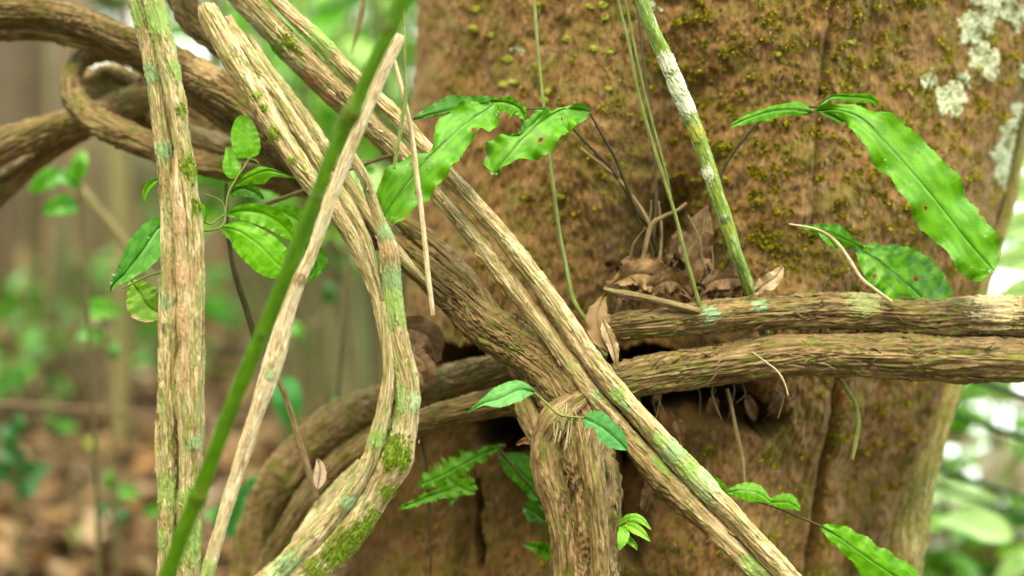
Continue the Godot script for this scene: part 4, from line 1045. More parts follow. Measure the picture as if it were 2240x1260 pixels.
func build_pocket() -> void:
	dead_leaf("large dead frond standing upright in the hollow of the trunk", [[1548., 450., 1.63], [1532., 500., 1.625], [1515., 560., 1.62], [1500., 640., 1.62]], [[4., 4.], [28., 30.], [36., 34.], [20., 20.]], 71, {"fold": .3})
	dead_leaf("brown dead leaf leaning beside the upright dead frond", [[1490., 500., 1.635], [1480., 545., 1.63], [1470., 590., 1.63], [1465., 640., 1.63]], [[6., 6.], [24., 24.], [22., 24.], [8., 8.]], 72)
	dead_leaf("crumpled tan dead leaf with a hole, left in the leaf pocket", [[1340., 620., 1.60], [1385., 600., 1.59], [1430., 605., 1.59], [1470., 640., 1.60]], [[6., 6.], [28., 24.], [32., 34.], [10., 10.]], 73, {"a": lin(.20, .12, .052), "b": lin(.31, .205, .10), "ruffle": .55})
	dead_leaf("curled dead leaf in the middle of the leaf pocket", [[1410., 650., 1.595], [1445., 620., 1.585], [1480., 618., 1.585], [1512., 650., 1.59]], [[4., 4.], [24., 22.], [28., 22.], [4., 4.]], 74, {"ruffle": .5})
	dead_leaf("grey brown dead leaf lying under the mottled stem", [[1530., 640., 1.60], [1560., 615., 1.595], [1600., 608., 1.595], [1640., 612., 1.60]], [[4., 4.], [18., 20.], [22., 22.], [4., 4.]], 75, {"a": lin(.14, .085, .045), "b": lin(.24, .155, .09), "fold": .3})
	dead_leaf("pale pointed dead leaf right of the mottled stem", [[1652., 640., 1.58], [1672., 622., 1.575], [1696., 606., 1.575], [1712., 582., 1.58]], [[6., 6.], [16., 18.], [16., 16.], [2., 2.]], 76, {"a": lin(.30, .21, .12), "b": lin(.48, .38, .25)})
	dead_leaf("dead leaf hanging over the left end of the upper level liana", [[1320., 650., 1.58], [1306., 690., 1.565], [1312., 730., 1.555], [1330., 770., 1.55]], [[6., 6.], [26., 22.], [24., 24.], [4., 4.]], 77, {"a": lin(.22, .14, .065), "b": lin(.22, .145, .07)})
	dead_leaf("pale torn dead leaf scrap beside the diagonal liana at the lower level liana", [[1318., 700., 1.555], [1330., 730., 1.548], [1342., 765., 1.545], [1348., 808., 1.545]], [[4., 4.], [12., 14.], [12., 10.], [2., 2.]], 78, {"a": lin(.27, .19, .10), "b": lin(.42, .33, .21)})
	dead_leaf("dark dead leaf in the hollow left of the lianas' crossing", [[870., 720., 1.66], [905., 720., 1.65], [940., 740., 1.65], [960., 790., 1.66]], [[6., 6.], [30., 30.], [30., 28.], [6., 6.]], 79, {"a": lin(.16, .10, .055), "b": lin(.27, .18, .105)})
	dead_leaf("curled dead leaf below the one in the left hollow", [[905., 770., 1.64], [925., 790., 1.63], [935., 815., 1.63], [930., 840., 1.64]], [[4., 4.], [18., 20.], [18., 18.], [3., 3.]], 80, {"a": lin(.22, .13, .07), "b": lin(.34, .21, .12), "curl": .6})
	dead_leaf("narrow dead leaf hanging in the shade under the lower level liana", [[1470., 895., 1.62], [1480., 920., 1.615], [1488., 950., 1.615], [1492., 975., 1.62]], [[2., 2.], [12., 10.], [10., 8.], [1., 1.]], 81)
	dead_leaf("small curled dead leaf by the bend of the fibrous liana", [[1128., 972., 1.60], [1150., 964., 1.595], [1170., 965., 1.59], [1190., 975., 1.59]], [[2., 2.], [8., 8.], [9., 8.], [1., 1.]], 82, {"a": lin(.28, .16, .08), "b": lin(.42, .26, .14)})
	dead_leaf("dead leaf wedged behind the diagonal liana low down", [[1450., 1010., 1.60], [1430., 1050., 1.60], [1415., 1090., 1.60], [1405., 1130., 1.605]], [[3., 3.], [16., 16.], [14., 14.], [2., 2.]], 83)
	dead_leaf("slim pale dead leaf hanging by the leaning twig at the lower left", [[694., 1002., 1.60], [700., 1025., 1.60], [698., 1050., 1.60], [694., 1072., 1.60]], [[2., 2.], [12., 12.], [13., 13.], [1., 1.]], 84, {"a": lin(.5, .38, .27), "b": lin(.62, .5, .38), "fold": .2, "ruffle": .05})
	var r := RandomNumberGenerator.new(); r.seed = 77
	for i in 60:
		var x := r.randf_range(1330, 1650)
		var y := r.randf_range(560, 668) + absf(x - 1490.0) * .18
		var d := r.randf_range(1.585, 1.645)
		var a := r.randf() * TAU
		var l := r.randf_range(12, 32)
		var q := Vector2(cos(a), sin(a) * .8) * l
		var w := r.randf_range(5, 14)
		var k := r.randf_range(.45, 1.15)
		var m := put("dead_leaf_scrap", blade([[x - q.x, y - q.y, d + .01], [x, y - 8., d], [x + q.x, y + q.y, d + r.randf_range(-.01, .02)]], [[2., 2.], [w, w * .8], [w * .8, w], [2., 2.]], {"a": lin(.12, .07, .03) * k, "b": lin(.24, .15, .07) * k, "rib": lin(.18, .12, .05) * k, "fold": r.randf_range(-.6, .8), "ruffle": .6, "rf": 2.0, "seed": 120 + i, "ragged": .06, "roll": r.randf_range(-.7, .7), "res": .002}), M.dead)
		tag(m, "small brown dead leaf scrap in the leaf pocket above the upper level liana", "dead leaf", "scraps in the leaf pocket")
	for i in 34:
		var lo: bool = i % 3 == 0
		var x := r.randf_range(930, 1150) if lo else r.randf_range(1370, 1720)
		var y := r.randf_range(740, 940) if lo else r.randf_range(850, 890) + absf(x - 1500.0) * .02
		var tr := trunk_front(x, y)
		var d: float = (tr[0] - EYE).dot(fwd) - .012
		var l := r.randf_range(14, 34)
		var a := r.randf_range(.6, 2.4)
		var q := Vector2(cos(a), sin(a)) * l
		var w := r.randf_range(5, 13)
		var m := put("dead_leaf_scrap", blade([[x - q.x, y - q.y, d], [x, y, d - .008], [x + q.x, y + q.y, d]], [[2., 2.], [w, w * .8], [w * .8, w], [2., 2.]], {"a": lin(.09, .052, .02), "b": lin(.19, .115, .05), "rib": lin(.15, .10, .04), "fold": r.randf_range(-.5, .7), "ruffle": .6, "rf": 2.0, "seed": 220 + i, "ragged": .06, "roll": r.randf_range(-.7, .7), "res": .002}), M.dead)
		tag(m, "brown dead leaf scrap caught in the dark hollow " + ("left of the lianas' crossing" if lo else "under the lower level liana"), "dead leaf", "scraps in the left hollow" if lo else "scraps in the right hollow")
	for i in 13:
		var x := r.randf_range(1370, 1760)
		var y := r.randf_range(835, 860)
		var m := put("rootlet", tube(dep([[x, y, 3.5], [x + r.randf_range(-14, 14), y + 22., 3.5], [x + r.randf_range(-22, 22), y + r.randf_range(40, 90), 2.]], r.randf_range(1.595, 1.63)), "dark" if i % 3 else "twig", {"seed": 260 + i, "res": .0015}), M.bark)
		tag(m, "fine rootlet hanging from the underside of the lower level liana", "rootlet", "rootlets under the lower level liana")
	for i in 14:
		var x := r.randf_range(1340, 1620)
		var y := r.randf_range(430, 600)
		var dx := r.randf_range(-60, 60)
		var m := put("rootlet", tube(dep([[x, y, 4.], [x + dx * .3 + 8., y + 50., 4.], [x + dx * .7 - 6., y + 100., 4.], [x + dx, y + 160., 3.]], r.randf_range(1.60, 1.64)), "dark" if i % 3 else "twig", {"seed": 140 + i, "res": .0015}), M.bark)
		tag(m, "thin dark rootlet hanging in the leaf pocket between fern stipes and mottled stem", "rootlet", "rootlets in the leaf pocket")
	stem("broken_stick", "pale broken stick lying in the leaf pocket above the upper level liana", "stick", "twig", [[1320., 632., 10.], [1345., 640., 16.], [1400., 650., 18.], [1450., 662., 18.], [1510., 676., 16.], [1530., 682., 8.]], 1.575, 1.57, {"seed": 90, "lump": .2, "la": .2})
	stem("forked_twig", "grey forked twig standing in the leaf pocket", "twig", "twig", [[1396., 610., 9.], [1408., 560., 9.], [1424., 495., 11.], [1450., 475., 9.], [1482., 460., 8.], [1502., 444., 6.]], 1.60, 1.60, {"seed": 91, "la": .1})
	stem("bent_twig", "bent brown twig crossing behind the forked twig", "twig", "twig", [[1424., 496., 8.], [1405., 460., 8.], [1380., 425., 7.], [1340., 380., 7.], [1270., 325., 6.]], 1.605, 1.63, {"seed": 92, "la": .1})
	stem("side_twig", "thin tan twig rising beside the dead frond", "twig", "twig", [[1440., 600., 7.], [1446., 540., 7.], [1446., 490., 6.], [1440., 440., 5.]], 1.61, 1.62, {"seed": 93})

# ------------------------------------------------------------------ background
var LV := []
func leaf_variants() -> void:
	# four plain leaves of one metre length, along +z from the petiole, shared by all shrubs
	for k in 5:
		var v := PackedVector3Array(); var c := PackedColorArray(); var uv := PackedVector2Array()
		var w: float = [.26, .20, .32, .15, .24][k]
		for i in 11:
			var t := i / 10.0
			var h := pow(sin(PI * pow(minf(t * .985 + .005, 1.0), .8)), .8) * w
			for j in 5:
				var s := (j - 2) / 2.0
				var yy: float = -.22 * t * t * [1., .5, 1.4, .8, 1.1][k] + absf(s) * h * .3 + .03 * sin(t * 9.0 + k) * s * s
				v.append(Vector3(s * h, yy, t))
				c.append(Color(1, 1, 1) if absf(s) > .1 else Color(.8, .85, .7))
				uv.append(Vector2(s, t))
		LV.append(grid_mesh(v, c, uv, 11, 5))

var leaf_mats := {}
func tinted(c: Color) -> StandardMaterial3D:
	var key := c.to_html()
	if not leaf_mats.has(key):
		var m: StandardMaterial3D = M.leaf_far.duplicate()
		m.albedo_color = c.linear_to_srgb()
		leaf_mats[key] = m
	return leaf_mats[key]

func shrub(called: String, label: String, at: Vector3, h: float, spread: float, n: int, size: float, cols: Array, sd: int, group := "", low := .15) -> Node3D:
	var r := RandomNumberGenerator.new(); r.seed = sd
	var t := thing(called, label, "shrub", at, group)
	var ns := maxi(2, n / 12)
	var mats := []
	for c in cols: mats.append(tinted(c))
	var k := 0
	for s in ns:
		var a := r.randf() * TAU
		var top := Vector3(cos(a), 0, sin(a)) * spread * r.randf_range(.2, .9) + Vector3(0, h * r.randf_range(.80, 1.08), 0)
		var bend := Vector3(r.randf() - .5, 0, r.randf() - .5) * spread * .5
		put("stem", rod([Vector3.ZERO, top * .5 + bend * .5, top], .010 * h, .003), M.bgstem, t)
		for i in n / ns:
			var f := r.randf_range(low, 1.0)
			var p := top * f + bend * .5 * (1.0 - absf(f - .5) * 2.0)
			var az := r.randf() * TAU
			var dir := Vector3(cos(az), r.randf_range(-.55, .45), sin(az)).normalized()
			var o := put("leaf", LV[r.randi() % LV.size()], mats[r.randi() % mats.size()], t)
			var x := Vector3.UP.cross(dir).normalized().rotated(dir, r.randf_range(-.6, .6))
			var sc := size * r.randf_range(.6, 1.2)
			o.transform = Transform3D(Basis(x, dir.cross(x), dir).scaled(Vector3.ONE * sc), p + dir * spread * r.randf_range(0, .25))
			k += 1
	return t

func rod(ps: Array, r0: float, r1: float, cols := 9, c := Color(1, 1, 1)) -> ArrayMesh:
	var v := PackedVector3Array(); var cc := PackedColorArray(); var uv := PackedVector2Array()
	var rows := 22
	var L := 0.0
	for i in rows:
		var t := float(i) / (rows - 1) * (ps.size() - 1)
		var i0 := mini(int(t), ps.size() - 2)
		var f := t - i0
		var p0: Vector3 = ps[maxi(i0 - 1, 0)]
		var p3: Vector3 = ps[mini(i0 + 2, ps.size() - 1)]
		var p: Vector3 = ps[i0].cubic_interpolate(ps[i0 + 1], p0, p3, f)
		var T: Vector3 = (ps[i0 + 1] - ps[i0]).normalized()
		var x := T.cross(Vector3(0, 0, 1) if absf(T.z) < .9 else Vector3.UP).normalized()
		var y := T.cross(x)
		var rr := lerpf(r0, r1, float(i) / (rows - 1)) * (1.0 + .25 * (smp(n_mid, i * .07, r0 * 31.0) - .5))
		for j in cols:
			var a := float(j) / (cols - 1) * TAU
			v.append(p + (x * cos(a) + y * sin(a)) * rr)
			var g := smp(n_mid, float(j) / (cols - 1), i * .11 + r0 * 17.0)
			cc.append(c * lerpf(.6, 1.25, g))
			uv.append(Vector2(float(j) / (cols - 1) * 2.0, i * .3))
	return grid_mesh(v, cc, uv, rows, cols)

func ground_hit(px: float, py: float) -> Vector3:
	# where the line of sight through a pixel meets the ground
	var d := 1.2
	while d < 60.0:
		var p := P(px, py, d)
		if p.y < ground_y(p.x, p.z): return Vector3(p.x, ground_y(p.x, p.z), p.z)
		d += .03
	return P(px, py, 60.0)

func sapling(called: String, label: String, category: String, foot: Vector3, head: Vector3, r0: float, r1: float, c: Color) -> void:
	var mid := foot.lerp(head, .5) + Vector3(.02, 0, .01) * foot.distance_to(head)
	var m := put(called, rod([foot, mid, head], r0, r1, 13, c), M.bark)
	tag(m, label, category)

func build_background() -> void:
	var bs := StandardMaterial3D.new()
	bs.resource_name = "shrub_stem"; bs.albedo_color = lin(.14, .13, .05).linear_to_srgb(); bs.roughness = .8
	M.bgstem = bs
	var r := RandomNumberGenerator.new(); r.seed = 5
	# leaf litter: the mass
	var dl := litter_mesh()
	var mm := MultiMesh.new()
	mm.transform_format = MultiMesh.TRANSFORM_3D
	mm.use_colors = true
	mm.mesh = dl[0]
	var N := 9500
	mm.instance_count = N
	for i in N:
		var dist := 1.6 + pow(r.randf(), 1.4) * 14.0
		var x := r.randf_range(-.75, .75) * (dist + 1.0)
		var p := Vector3(x, 0, -dist)
		p.y = ground_y(p.x, p.z) + r.randf_range(.004, .03)
		mm.set_instance_transform(i, litter_tf(r, p))
		mm.set_instance_color(i, litter_col(r))
	var lm := MultiMeshInstance3D.new()
	lm.name = "leaf_litter"
	lm.multimesh = mm
	lm.material_override = M.dead
	stuff(lm)
	tag(lm, "brown leaf litter covering the forest floor", "leaf litter")
	add_child(lm)
	# the ones that can be told apart
	for i in 130:
		var px := r.randf_range(-20, 760)
		var py := 700.0 + 600.0 * pow(r.randf(), .8)
		var p := ground_hit(px, py) + Vector3(0, r.randf_range(.02, .05), 0)
		var o := put("fallen_leaf", dl[i % dl.size()], null)
		var tf := litter_tf(r, Vector3.ZERO)
		tf.basis = tf.basis.scaled(Vector3.ONE * 1.15)
		tf.origin = p
		o.transform = tf
		o.material_override = dead_tint(i % 7)
		tag(o, ["reddish brown", "light brown", "dark brown", "pale tan", "orange brown", "bleached cream", "dull brown"][i % 7] + " fallen leaf lying curled on the forest floor at the left", "fallen leaf", "fallen leaves on the forest floor")
	# saplings and trunks at the left, blurred: px foot, py foot, px head, radius
	var tan_ := lin(.34, .25, .12)
	var olive := lin(.24, .22, .09)
	var grn := lin(.20, .26, .09)
	var brn := lin(.22, .15, .08)
	var sp := [
		["short tan stake standing in the litter near the left edge", 40., 830., 52., 540., .018, tan_],
		["brown sapling trunk behind the left edge lianas", 175., 690., 160., -60., .055, brn],
		["olive sapling stem left of the upright liana", 262., 960., 240., 60., .030, olive],
		["pale olive sapling behind the two leaf sprig", 225., 680., 212., 200., .035, olive],
		["dark trunk in the far left background", 60., 660., 50., -60., .11, lin(.10, .075, .04)],
		["pale brown trunk far behind the curled liana", 118., 640., 105., -60., .14, lin(.30, .23, .13)],
		["greenish sapling just right of the dry stick", 770., 880., 760., 420., .040, grn],
		["olive brown sapling between the dry stick and the bent liana", 690., 900., 735., 360., .045, olive],
		["thin dark sapling behind the bent liana", 722., 900., 742., 520., .012, lin(.06, .05, .025)],
		["slim yellow green sapling close behind the bent liana", 822., 880., 806., 520., .018, lin(.26, .27, .06)],
		["brown sapling in the background beneath the sprig", 480., 700., 470., 330., .03, brn],
	]
	for s in sp:
		var foot := ground_hit(s[1], s[2])
		var dd: float = (foot - EYE).dot(fwd)
		var hd := P(s[3], s[4], dd)
		sapling("sapling", s[0], "sapling", foot - Vector3(0, .05, 0), hd, s[5] * dd / 4.0, s[5] * .8 * dd / 4.0, s[6])
	# low plants at the left, each of few broad leaves
	var gA := lin(.05, .19, .02)
	var gB := lin(.08, .28, .03)
	var gC := lin(.03, .13, .035)
	var gD := lin(.13, .36, .05)
	var rr := RandomNumberGenerator.new(); rr.seed = 404
	for i in 34:
		var fx := rr.randf_range(-30, 860)
		var foot := ground_hit(fx, rr.randf_range(560, 900))
		var dd: float = (foot - EYE).dot(fwd)
		var lean := rr.randf_range(-90, 90)
		var o := put("thin_sapling", rod([foot - Vector3(0, .05, 0), (foot + P(fx + lean, 300, dd)) * .5 + Vector3(.02 * sin(i * 3.0), 0, 0), P(fx + lean * 1.2, rr.randf_range(-100, 420), dd)], rr.randf_range(.006, .020), .005, 9, [tan_, olive, brn, grn][i % 4] * rr.randf_range(.5, 1.0)), M.bark)
		tag(o, "thin blurred sapling stem rising from the litter in the left background", "sapling", "thin saplings in the left background")
	for i in 34:
		var g := ground_hit(rr.randf_range(-40, 800), rr.randf_range(520, 980))
		shrub("undergrowth_seedling", "small blurred green seedling in the litter of the left background", g, rr.randf_range(.18, .55), .15, 8, .14, [gA, gB, gD], 500 + i, "seedlings in the left background", .5)
	sapling("fallen_twig", "thin fallen twig lying level across the litter at the left", "twig", P(-60, 880, 2.6), P(720, 930, 2.6), .0055, .004, lin(.20, .14, .08))
	sapling("leaning_shoot", "slanting olive stem behind the upright liana at the left", "stem", P(170, 405, 2.3), P(330, 610, 2.3), .008, .007, olive)
	bgplant("seedling", "seedling with broad dark leaves at the lower left edge", 2.7, [[30., 1000., 70., .5, gC], [70., 1040., 90., -.4, gC], [20., 960., 60., 1.3, gC], [60., 1075., 60., 2.4, gC], [-10., 1040., 70., 2.9, gC], [40., 930., 50., -1.2, gC]])
	bgplant("seedling", "seedling with two bright leaves left of the upright liana's foot", 2.6, [[240., 1050., 44., -1.6, gB], [280., 1080., 56., .2, gB], [262., 1135., 50., 1.5, gC], [225., 1120., 36., 1.8, gC]])
	bgplant("seedling", "seedling with a lone bright leaf beside the upright liana's foot", 2.4, [[335., 1120., 50., 3.0, gB], [470., 1130., 46., .3, gB]])
	bgplant("seedling", "seedling with a hanging pale green leaf left of the upright liana", 2.4, [[230., 680., 80., .1, gD], [200., 735., 60., .3, gB], [250., 770., 40., 1.6, gA]])
	bgplant("leafy_shoot", "shoot with three pale leaves under the low left liana", 2.1, [[175., 360., 66., -1.3, gD], [95., 400., 76., 2.5, gD], [150., 395., 60., .6, gB], [130., 455., 80., 2.9, gB]])
	bgplant("broad_leaf_plant", "plant with a big heart shaped leaf behind the dry stick", 2.3, [[628., 885., 120., 1.4, lin(.05, .24, .06)]])
	bgplant("broad_leaf_plant", "plant with a broad upright leaf left of the arching root", 2.1, [[520., 1115., 130., -1.0, lin(.045, .22, .06)], [560., 1060., 60., -.9, lin(.05, .24, .06)]])
	bgplant("seedling", "tiny seedling in the litter near the fallen twig", 3.2, [[150., 935., 44., .2, gB], [205., 975., 40., .8, lin(.30, .34, .02)], [115., 925., 36., -2.0, gA]])
	bgplant("seedling", "seedling with rounded leaves far left in the litter", 3.0, [[20., 835., 60., .1, gA], [60., 815., 46., -.6, gB], [-20., 850., 60., 2.9, gA]])
	bgplant("leafy_shoot", "shoot with pale yellow leaf between the dry stick and the bent liana", 2.6, [[650., 725., 46., .8, gD], [812., 590., 40., 1.2, gB], [720., 640., 50., -1.5, gC]])
	bgplant("leafy_shoot", "green leaves behind the knee of the bent liana", 2.0, [[735., 885., 34., 1.6, gB], [768., 470., 60., -1.4, gB], [800., 372., 40., .3, gD]])
	# bright foliage at the top, behind the green stem
	var pal := [lin(.18, .42, .04), lin(.28, .52, .09), lin(.42, .62, .24), lin(.10, .30, .025)]
	var spots := [[640., -40., 3.6], [720., 40., 4.4], [790., -20., 3.2], [850., 60., 5.2], [700., 180., 5.0], [600., 190., 5.6], [820., 220., 4.2], [880., -60., 4.0], [760., 120., 6.5], [560., 60., 6.0]]
	var lab := ["behind the top of the cream liana", "left of the green stem's top", "behind the green stem's top", "between the green stem and the trunk", "below the thin mossy pair", "far behind the cream liana", "behind the broken end of the dry stick", "against the trunk's upper left edge", "deep behind the top foliage", "behind the dead stub"]
	for i in spots.size():
		var s: Array = spots[i]
		var p := P(s[0], s[1], s[2])
		var gy := ground_y(p.x, p.z)
		shrub("shrub", "pale green blurred shrub " + lab[i], Vector3(p.x, gy, p.z), p.y - gy + .35, .42, 84, .17, pal, 100 + i, "", .5)
	# low shrubs farther back on the left
	var dk := [lin(.055, .15, .015), lin(.10, .085, .03), lin(.03, .06, .014), lin(.07, .20, .02)]
	var far := [[80., 420., 10.5], [330., 400., 11.0], [-60., 380., 9.5], [500., 420., 11.5], [640., 400., 10.5], [20., 250., 12.0], [200., 180., 12.5], [420., 280., 12.0]]
	var fl := ["low at the far left behind the stake", "behind the upright liana's middle", "at the left edge under the lianas", "behind the leafy sprig", "behind the dry stick's middle", "beyond the low left liana", "beyond the curled liana", "between the lianas at the upper left"]
	for i in far.size():
		var s: Array = far[i]
		var p := P(s[0], s[1], s[2])
		var gy := ground_y(p.x, p.z)
		shrub("shrub", "dim green blurred shrub " + fl[i], Vector3(p.x, gy, p.z), maxf(p.y - gy + .3, .4), .55, 90, .17, dk, 200 + i)
	var tk := [[-60., 11.], [60., 14.], [170., 12.], [280., 15.], [390., 12.], [500., 17.], [610., 19.], [720., 20.], [830., 18.], [900., 20.], [330., 9.], [110., 9.]]
	for i in tk.size():
		var p := P(tk[i][0], 300., tk[i][1])
		p.y = ground_y(p.x, p.z)
		var th := thing("thicket", "dense green thicket far behind " + ["the left edge", "the low left liana", "the curled liana", "the upright liana's top", "the fibrous arch", "the leafy sprig", "the cream liana", "the green stem's upper half", "the broken stick's tip", "the trunk's left edge", "the upright liana's middle", "the two leaf shoot"][i], "thicket", p)
		put("stem", rod([Vector3(0, -.1, 0), Vector3(.1, 1.2, 0), Vector3(0, 2.9, 0)], .04, .015), M.bgstem, th)
		crown(th, Vector3(0, 2.3, 0), Vector3(1.2, 1.1, .9), 380, i + 3, .2)
	var bes := [[3000., 700., 3.6], [2950., 500., 4.6], [3500., 760., 3.8], [2500., 300., 7.0], [3300., 500., 5.5], [2900., 150., 8.0], [-1150., 500., 4.6], [-1900., 480., 5.2], [-900., 250., 8.0], [-2600., 520., 4.8]]
	for i in bes.size():
		var p := P(bes[i][0], bes[i][1], bes[i][2])
		var gy := ground_y(p.x, p.z)
		var th := thing("thicket", "leafy thicket beside the picture, " + ["nearest beyond the right edge", "second beyond the right edge", "low one beyond the right edge", "far one beyond the right edge", "farther out at the right", "farthest out at the right", "nearest beyond the left edge", "second beyond the left edge", "far one beyond the left edge", "farthest out at the left"][i], "thicket", Vector3(p.x, gy, p.z))
		var h := maxf(p.y - gy, .8)
		put("stem", rod([Vector3(0, -.1, 0), Vector3(.08, h * .5, 0), Vector3(0, h + .4, 0)], .035, .012), M.bgstem, th)
		crown(th, Vector3(0, h, 0), Vector3(.9, 1.0, .8), 360, [0, 3, 4, 7, 8, 11, 0, 1, 3, 2][i], .2)
	var woods := [[-20., 5.5, .10, .35], [62., 6.0, .085, .10], [105., 8.0, .14, .5], [150., 10.0, .20, .3], [235., 9.0, .12, .25], [300., 7.0, .07, .4], [360., 11.0, .22, .2], [450., 8.5, .10, .45], [520., 12.0, .25, .3], [600., 9.5, .12, .2], [690., 11.0, .16, .5], [20., 12.0, .3, .2], [270., 14.0, .35, .35], [790., 13.0, .2, .4], [560., 6.5, .05, .3], [190., 6.8, .05, .6]]
	for i in woods.size():
		var s: Array = woods[i]
		if s[2] > .17: continue
		var p := P(s[0], 400., s[1])
		var gy := ground_y(p.x, p.z)
		var c := lin(.065, .043, .013).lerp(lin(.21, .14, .05), s[3])
		var ft := thing("forest_tree", ["grey brown trunk at the left edge", "dark narrow trunk below the arched liana at the far left", "pale trunk beside the dark one below the arched liana", "broad dim trunk behind the curled liana's left side", "trunk seen through the hollow of the curled liana", "thin trunk just left of the upright liana", "broad distant trunk behind the upright liana", "pale trunk behind the leafy sprig", "broad distant trunk behind the cream liana's foot", "dim trunk behind the top of the green stem's lower half", "pale distant trunk behind the dry stick", "broadest dim trunk at the far left", "farthest trunk left of the upright liana", "distant trunk behind the bent liana's top", "slender trunk under the cream liana", "slender pale trunk under the curled liana"][i], "tree", Vector3(p.x, gy, p.z))
		var top := Vector3(.3 * sin(i * 2.0), 6.5, -.2)
		put("trunk", rod([Vector3(0, -.1, 0), top * .5 + Vector3(.02, 0, .02), top], s[2] * .27, s[2] * .2, 13, c), M.bark, ft)
		crown(ft, Vector3(top.x, 5.4, top.z), Vector3(1.5, 1.2, 1.5), 260, i)
	# right of the trunk: fan leaf, slender stems and open bright forest falling away
	var t := thing("palm", "bright ribbed palm leaf at the right edge behind the trunk", "palm")
	for i in 6:
		var y0 := 340.0 + i * 74.0
		put("leaflet", blade([[2360., y0 - 30., 2.3], [2280., y0 - 8., 2.3], [2225., y0 + 6., 2.3], [2165., y0 + 24., 2.3]], [[30., 30.], [34., 34.], [30., 30.], [2., 2.]], {"a": lin(.36, .62, .16), "b": lin(.52, .72, .30), "seed": 80 + i, "fold": .2, "res": .004}), M.leaf, t)
	put("rachis", rod([P(2350., 200., 2.32), P(2340., 480., 2.32), P(2330., 800., 2.32), P(2320, 1400, 2.32)], .006, .008), M.bgstem, t)
	for i in 6:
		var ys: float = [840., 930., 1060., 1100., 1150., 1250.][i]
		sapling("reed_stem", ["uppermost dark green stem slanting right of the trunk", "dark green stem under the level lianas' right end", "dark green stem in front of the bright gaps", "slanting green stem amid the lower right leaves", "green stem just above the lower right corner", "lowest slanting stem at the lower right corner"][i], "stem", P(1940., ys - 70., 2.2 + .1 * i), P(2330., ys + 60., 2.1 + .1 * i), .006, .004, lin(.03, .09, .02))
	var rp := [lin(.14, .36, .02), lin(.24, .48, .04), lin(.09, .26, .02), lin(.38, .56, .20), lin(.36, .29, .20)]
	var rs := [[2120., 1120., 2.6], [2200., 1180., 3.0], [2060., 1230., 2.8], [2230., 900., 3.6], [2150., 985., 4.5], [2260., 1040., 3.2], [2080., 1130., 4.0], [2190., 1090., 5.0], [2120., 1260., 3.4], [2230., 1240., 2.5], [2240., 700., 4.0], [2140., 845., 3.0], [2160., 835., 3.6], [2235., 870., 2.7], [2195., 815., 5.0], [2110., 900., 4.2]]
	for i in rs.size():
		var s: Array = rs[i]
		var p := P(s[0], s[1], s[2])
		var gy := ground_y(p.x, p.z)
		shrub("shrub", "bright green blurred shrub " + ["nearest the trunk's right foot", "at the lower right edge", "in the lower right corner", "at the right edge below the level lianas", "in the bright gap right of the trunk", "right of the dark green stems", "just right of the trunk's lower flank", "deep in the bright gap at the right", "low between the trunk's foot and the right corner", "largest in the right corner", "behind the palm leaf", "at the right end under the level lianas", "peeping under the lower level liana", "largest under the right end of the level lianas", "farthest under the level lianas at the right", "close by the trunk's right flank in the gap"][i], Vector3(p.x, gy, p.z), p.y - gy + .15, .3, 40, .15, rp, 300 + i, "", .55)

func bgplant(called: String, label: String, d: float, lv: Array) -> void:
	# leaves: px, py of the middle, length px, direction on the picture, colour
	var g := ground_hit(lv[0][0], 1200.0 if lv[0][1] < 1000.0 else 1330.0)
	var root := P(lv[0][0], lv[0][1], d)
	root.y = ground_y(root.x, root.z)
	var t := thing(called, label, "plant")
	var hub := P(lv[0][0], lv[0][1] + 40.0, d)
	put("stem", rod([root, root.lerp(hub, .5) + Vector3(.01, 0, 0), hub], .005, .003), M.bgstem, t)
	var k := 0
	for l in lv:
		var L: float = l[2]
		var c := Vector2(cos(l[3]), sin(l[3])) * L * .5
		var dz: float = .03 * sin(k * 2.1)
		var b := Vector2(l[0], l[1]) - c
		var e := Vector2(l[0], l[1]) + c
		put("leaf", blade([[b.x, b.y, d + dz], [l[0], l[1] - L * .06, d + dz - .02], [e.x, e.y, d + dz - .01]], prof_of("ovate", L * .30), {"a": l[4], "b": l[4] * 1.3, "seed": 300 + k, "res": .004, "roll": .3 * sin(k * 1.7)}), M.leaf_far, t)
		var bp := P(b.x, b.y, d + dz)
		if bp.distance_to(hub) > .01:
			put("petiole", rod([hub, hub.lerp(bp, .5) + Vector3(0, .006, 0), bp], .003, .002), M.bgstem, t)
		k += 1

var dts := []
func dead_tint(i: int) -> StandardMaterial3D:
	if dts.is_empty():
		for c in [lin(.18, .105, .048), lin(.27, .175, .085), lin(.10, .06, .026), lin(.38, .275, .165), lin(.25, .14, .05), lin(.5, .39, .27), lin(.16, .105, .05)]:
			var m: StandardMaterial3D = M.dead.duplicate()
			m.albedo_color = c.linear_to_srgb()
			dts.append(m)
	return dts[i]

func litter_col(r: RandomNumberGenerator) -> Color:
	var k := r.randf()
	var c := lin(.085, .05, .021).lerp(lin(.30, .195, .10), k)
	if r.randf() < .12: c = lin(.54, .43, .31)
	if r.randf() < .04: c = lin(.14, .22, .04)
	return c

func litter_tf(r: RandomNumberGenerator, p: Vector3) -> Transform3D:
	var b := Basis(Vector3.UP, r.randf() * TAU) * Basis(Vector3.RIGHT, r.randf_range(-.5, .5)) * Basis(Vector3.BACK, r.randf_range(-.6, .6))
	return Transform3D(b.scaled(Vector3.ONE * r.randf_range(.07, .15)), p)

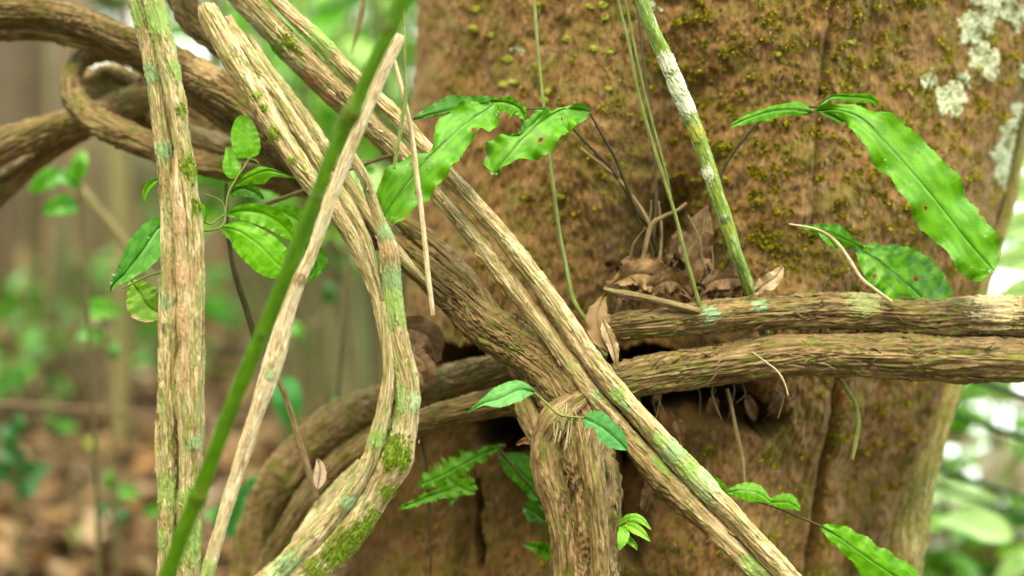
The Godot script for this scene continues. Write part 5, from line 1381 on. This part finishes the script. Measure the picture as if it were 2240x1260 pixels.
func litter_mesh() -> Array:
	var out := []
	for k in 4:
		var v := PackedVector3Array(); var c := PackedColorArray(); var uv := PackedVector2Array()
		for i in 9:
			var t := i / 8.0
			var h: float = pow(sin(PI * pow(minf(t * .98 + .01, 1.0), .85)), .8) * [.26, .2, .3, .23][k]
			for j in 5:
				var s := (j - 2) / 2.0
				v.append(Vector3(s * h, (.35 if k % 2 else -.3) * (t - .5) * (t - .5) + [.6, -.5, .4, .8][k] * h * s * s + .05 * sin(t * 7.0 + s * 3.0 + k), t - .5))
				c.append(Color(1, 1, 1) if absf(s) > .1 else Color(1.1, 1.1, 1.1))
				uv.append(Vector2(s, t))
		out.append(grid_mesh(v, c, uv, 9, 5))
	return out

func crown(t: Node3D, at: Vector3, size: Vector3, n: int, k: int, leaf_size := .3) -> void:
	var r := RandomNumberGenerator.new(); r.seed = 900 + k
	var mm := MultiMesh.new()
	mm.transform_format = MultiMesh.TRANSFORM_3D
	mm.mesh = LV[k % 3]
	mm.instance_count = n
	for i in n:
		var q := at + Vector3(r.randfn(), r.randfn(), r.randfn()).normalized() * size * pow(r.randf(), .4)
		var ax := Vector3(r.randfn(), r.randfn() * .5 - .3, r.randfn()).normalized()
		var x := Vector3.UP.cross(ax).normalized().rotated(ax, r.randf_range(-.8, .8))
		mm.set_instance_transform(i, Transform3D(Basis(x, ax.cross(x), ax).scaled(Vector3.ONE * leaf_size * r.randf_range(.65, 1.3)), q))
	var mo := MultiMeshInstance3D.new()
	mo.name = "crown"
	mo.multimesh = mm
	mo.material_override = tinted([lin(.10, .25, .02), lin(.11, .10, .035), lin(.06, .15, .016), lin(.17, .34, .04)][k % 4])
	stuff(mo)
	t.add_child(mo)

func build_surroundings() -> void:
	# the forest behind and beside the viewer, which keeps low light off the lianas
	var r := RandomNumberGenerator.new(); r.seed = 61
	var where := ["behind the viewer", "behind the viewer to the left", "left of the viewer", "far left of the viewer", "behind the viewer to the right", "farthest behind the viewer"]
	var az := [180., 222., 262., 285., 140., 200.]
	var ds := [4.2, 4.0, 3.6, 5.2, 4.0, 7.5]
	for i in az.size():
		var a := deg_to_rad(az[i])
		var p := Vector3(sin(a) * ds[i], 0, -cos(a) * ds[i])
		p.y = ground_y(p.x, p.z)
		var t := thing("forest_tree", "leafy forest tree standing " + where[i] + ", outside the picture", "tree", p)
		var h := r.randf_range(3.8, 5.2) - p.y * .8
		put("trunk", rod([Vector3(0, -.1, 0), Vector3(.1, h * .5, .05), Vector3(0, h, 0)], .14, .05, 13, lin(.2, .14, .07)), M.bark, t)
		crown(t, Vector3(0, h * .5, 0), Vector3(1.7, h * .52, 1.7), 1400, i + 20)
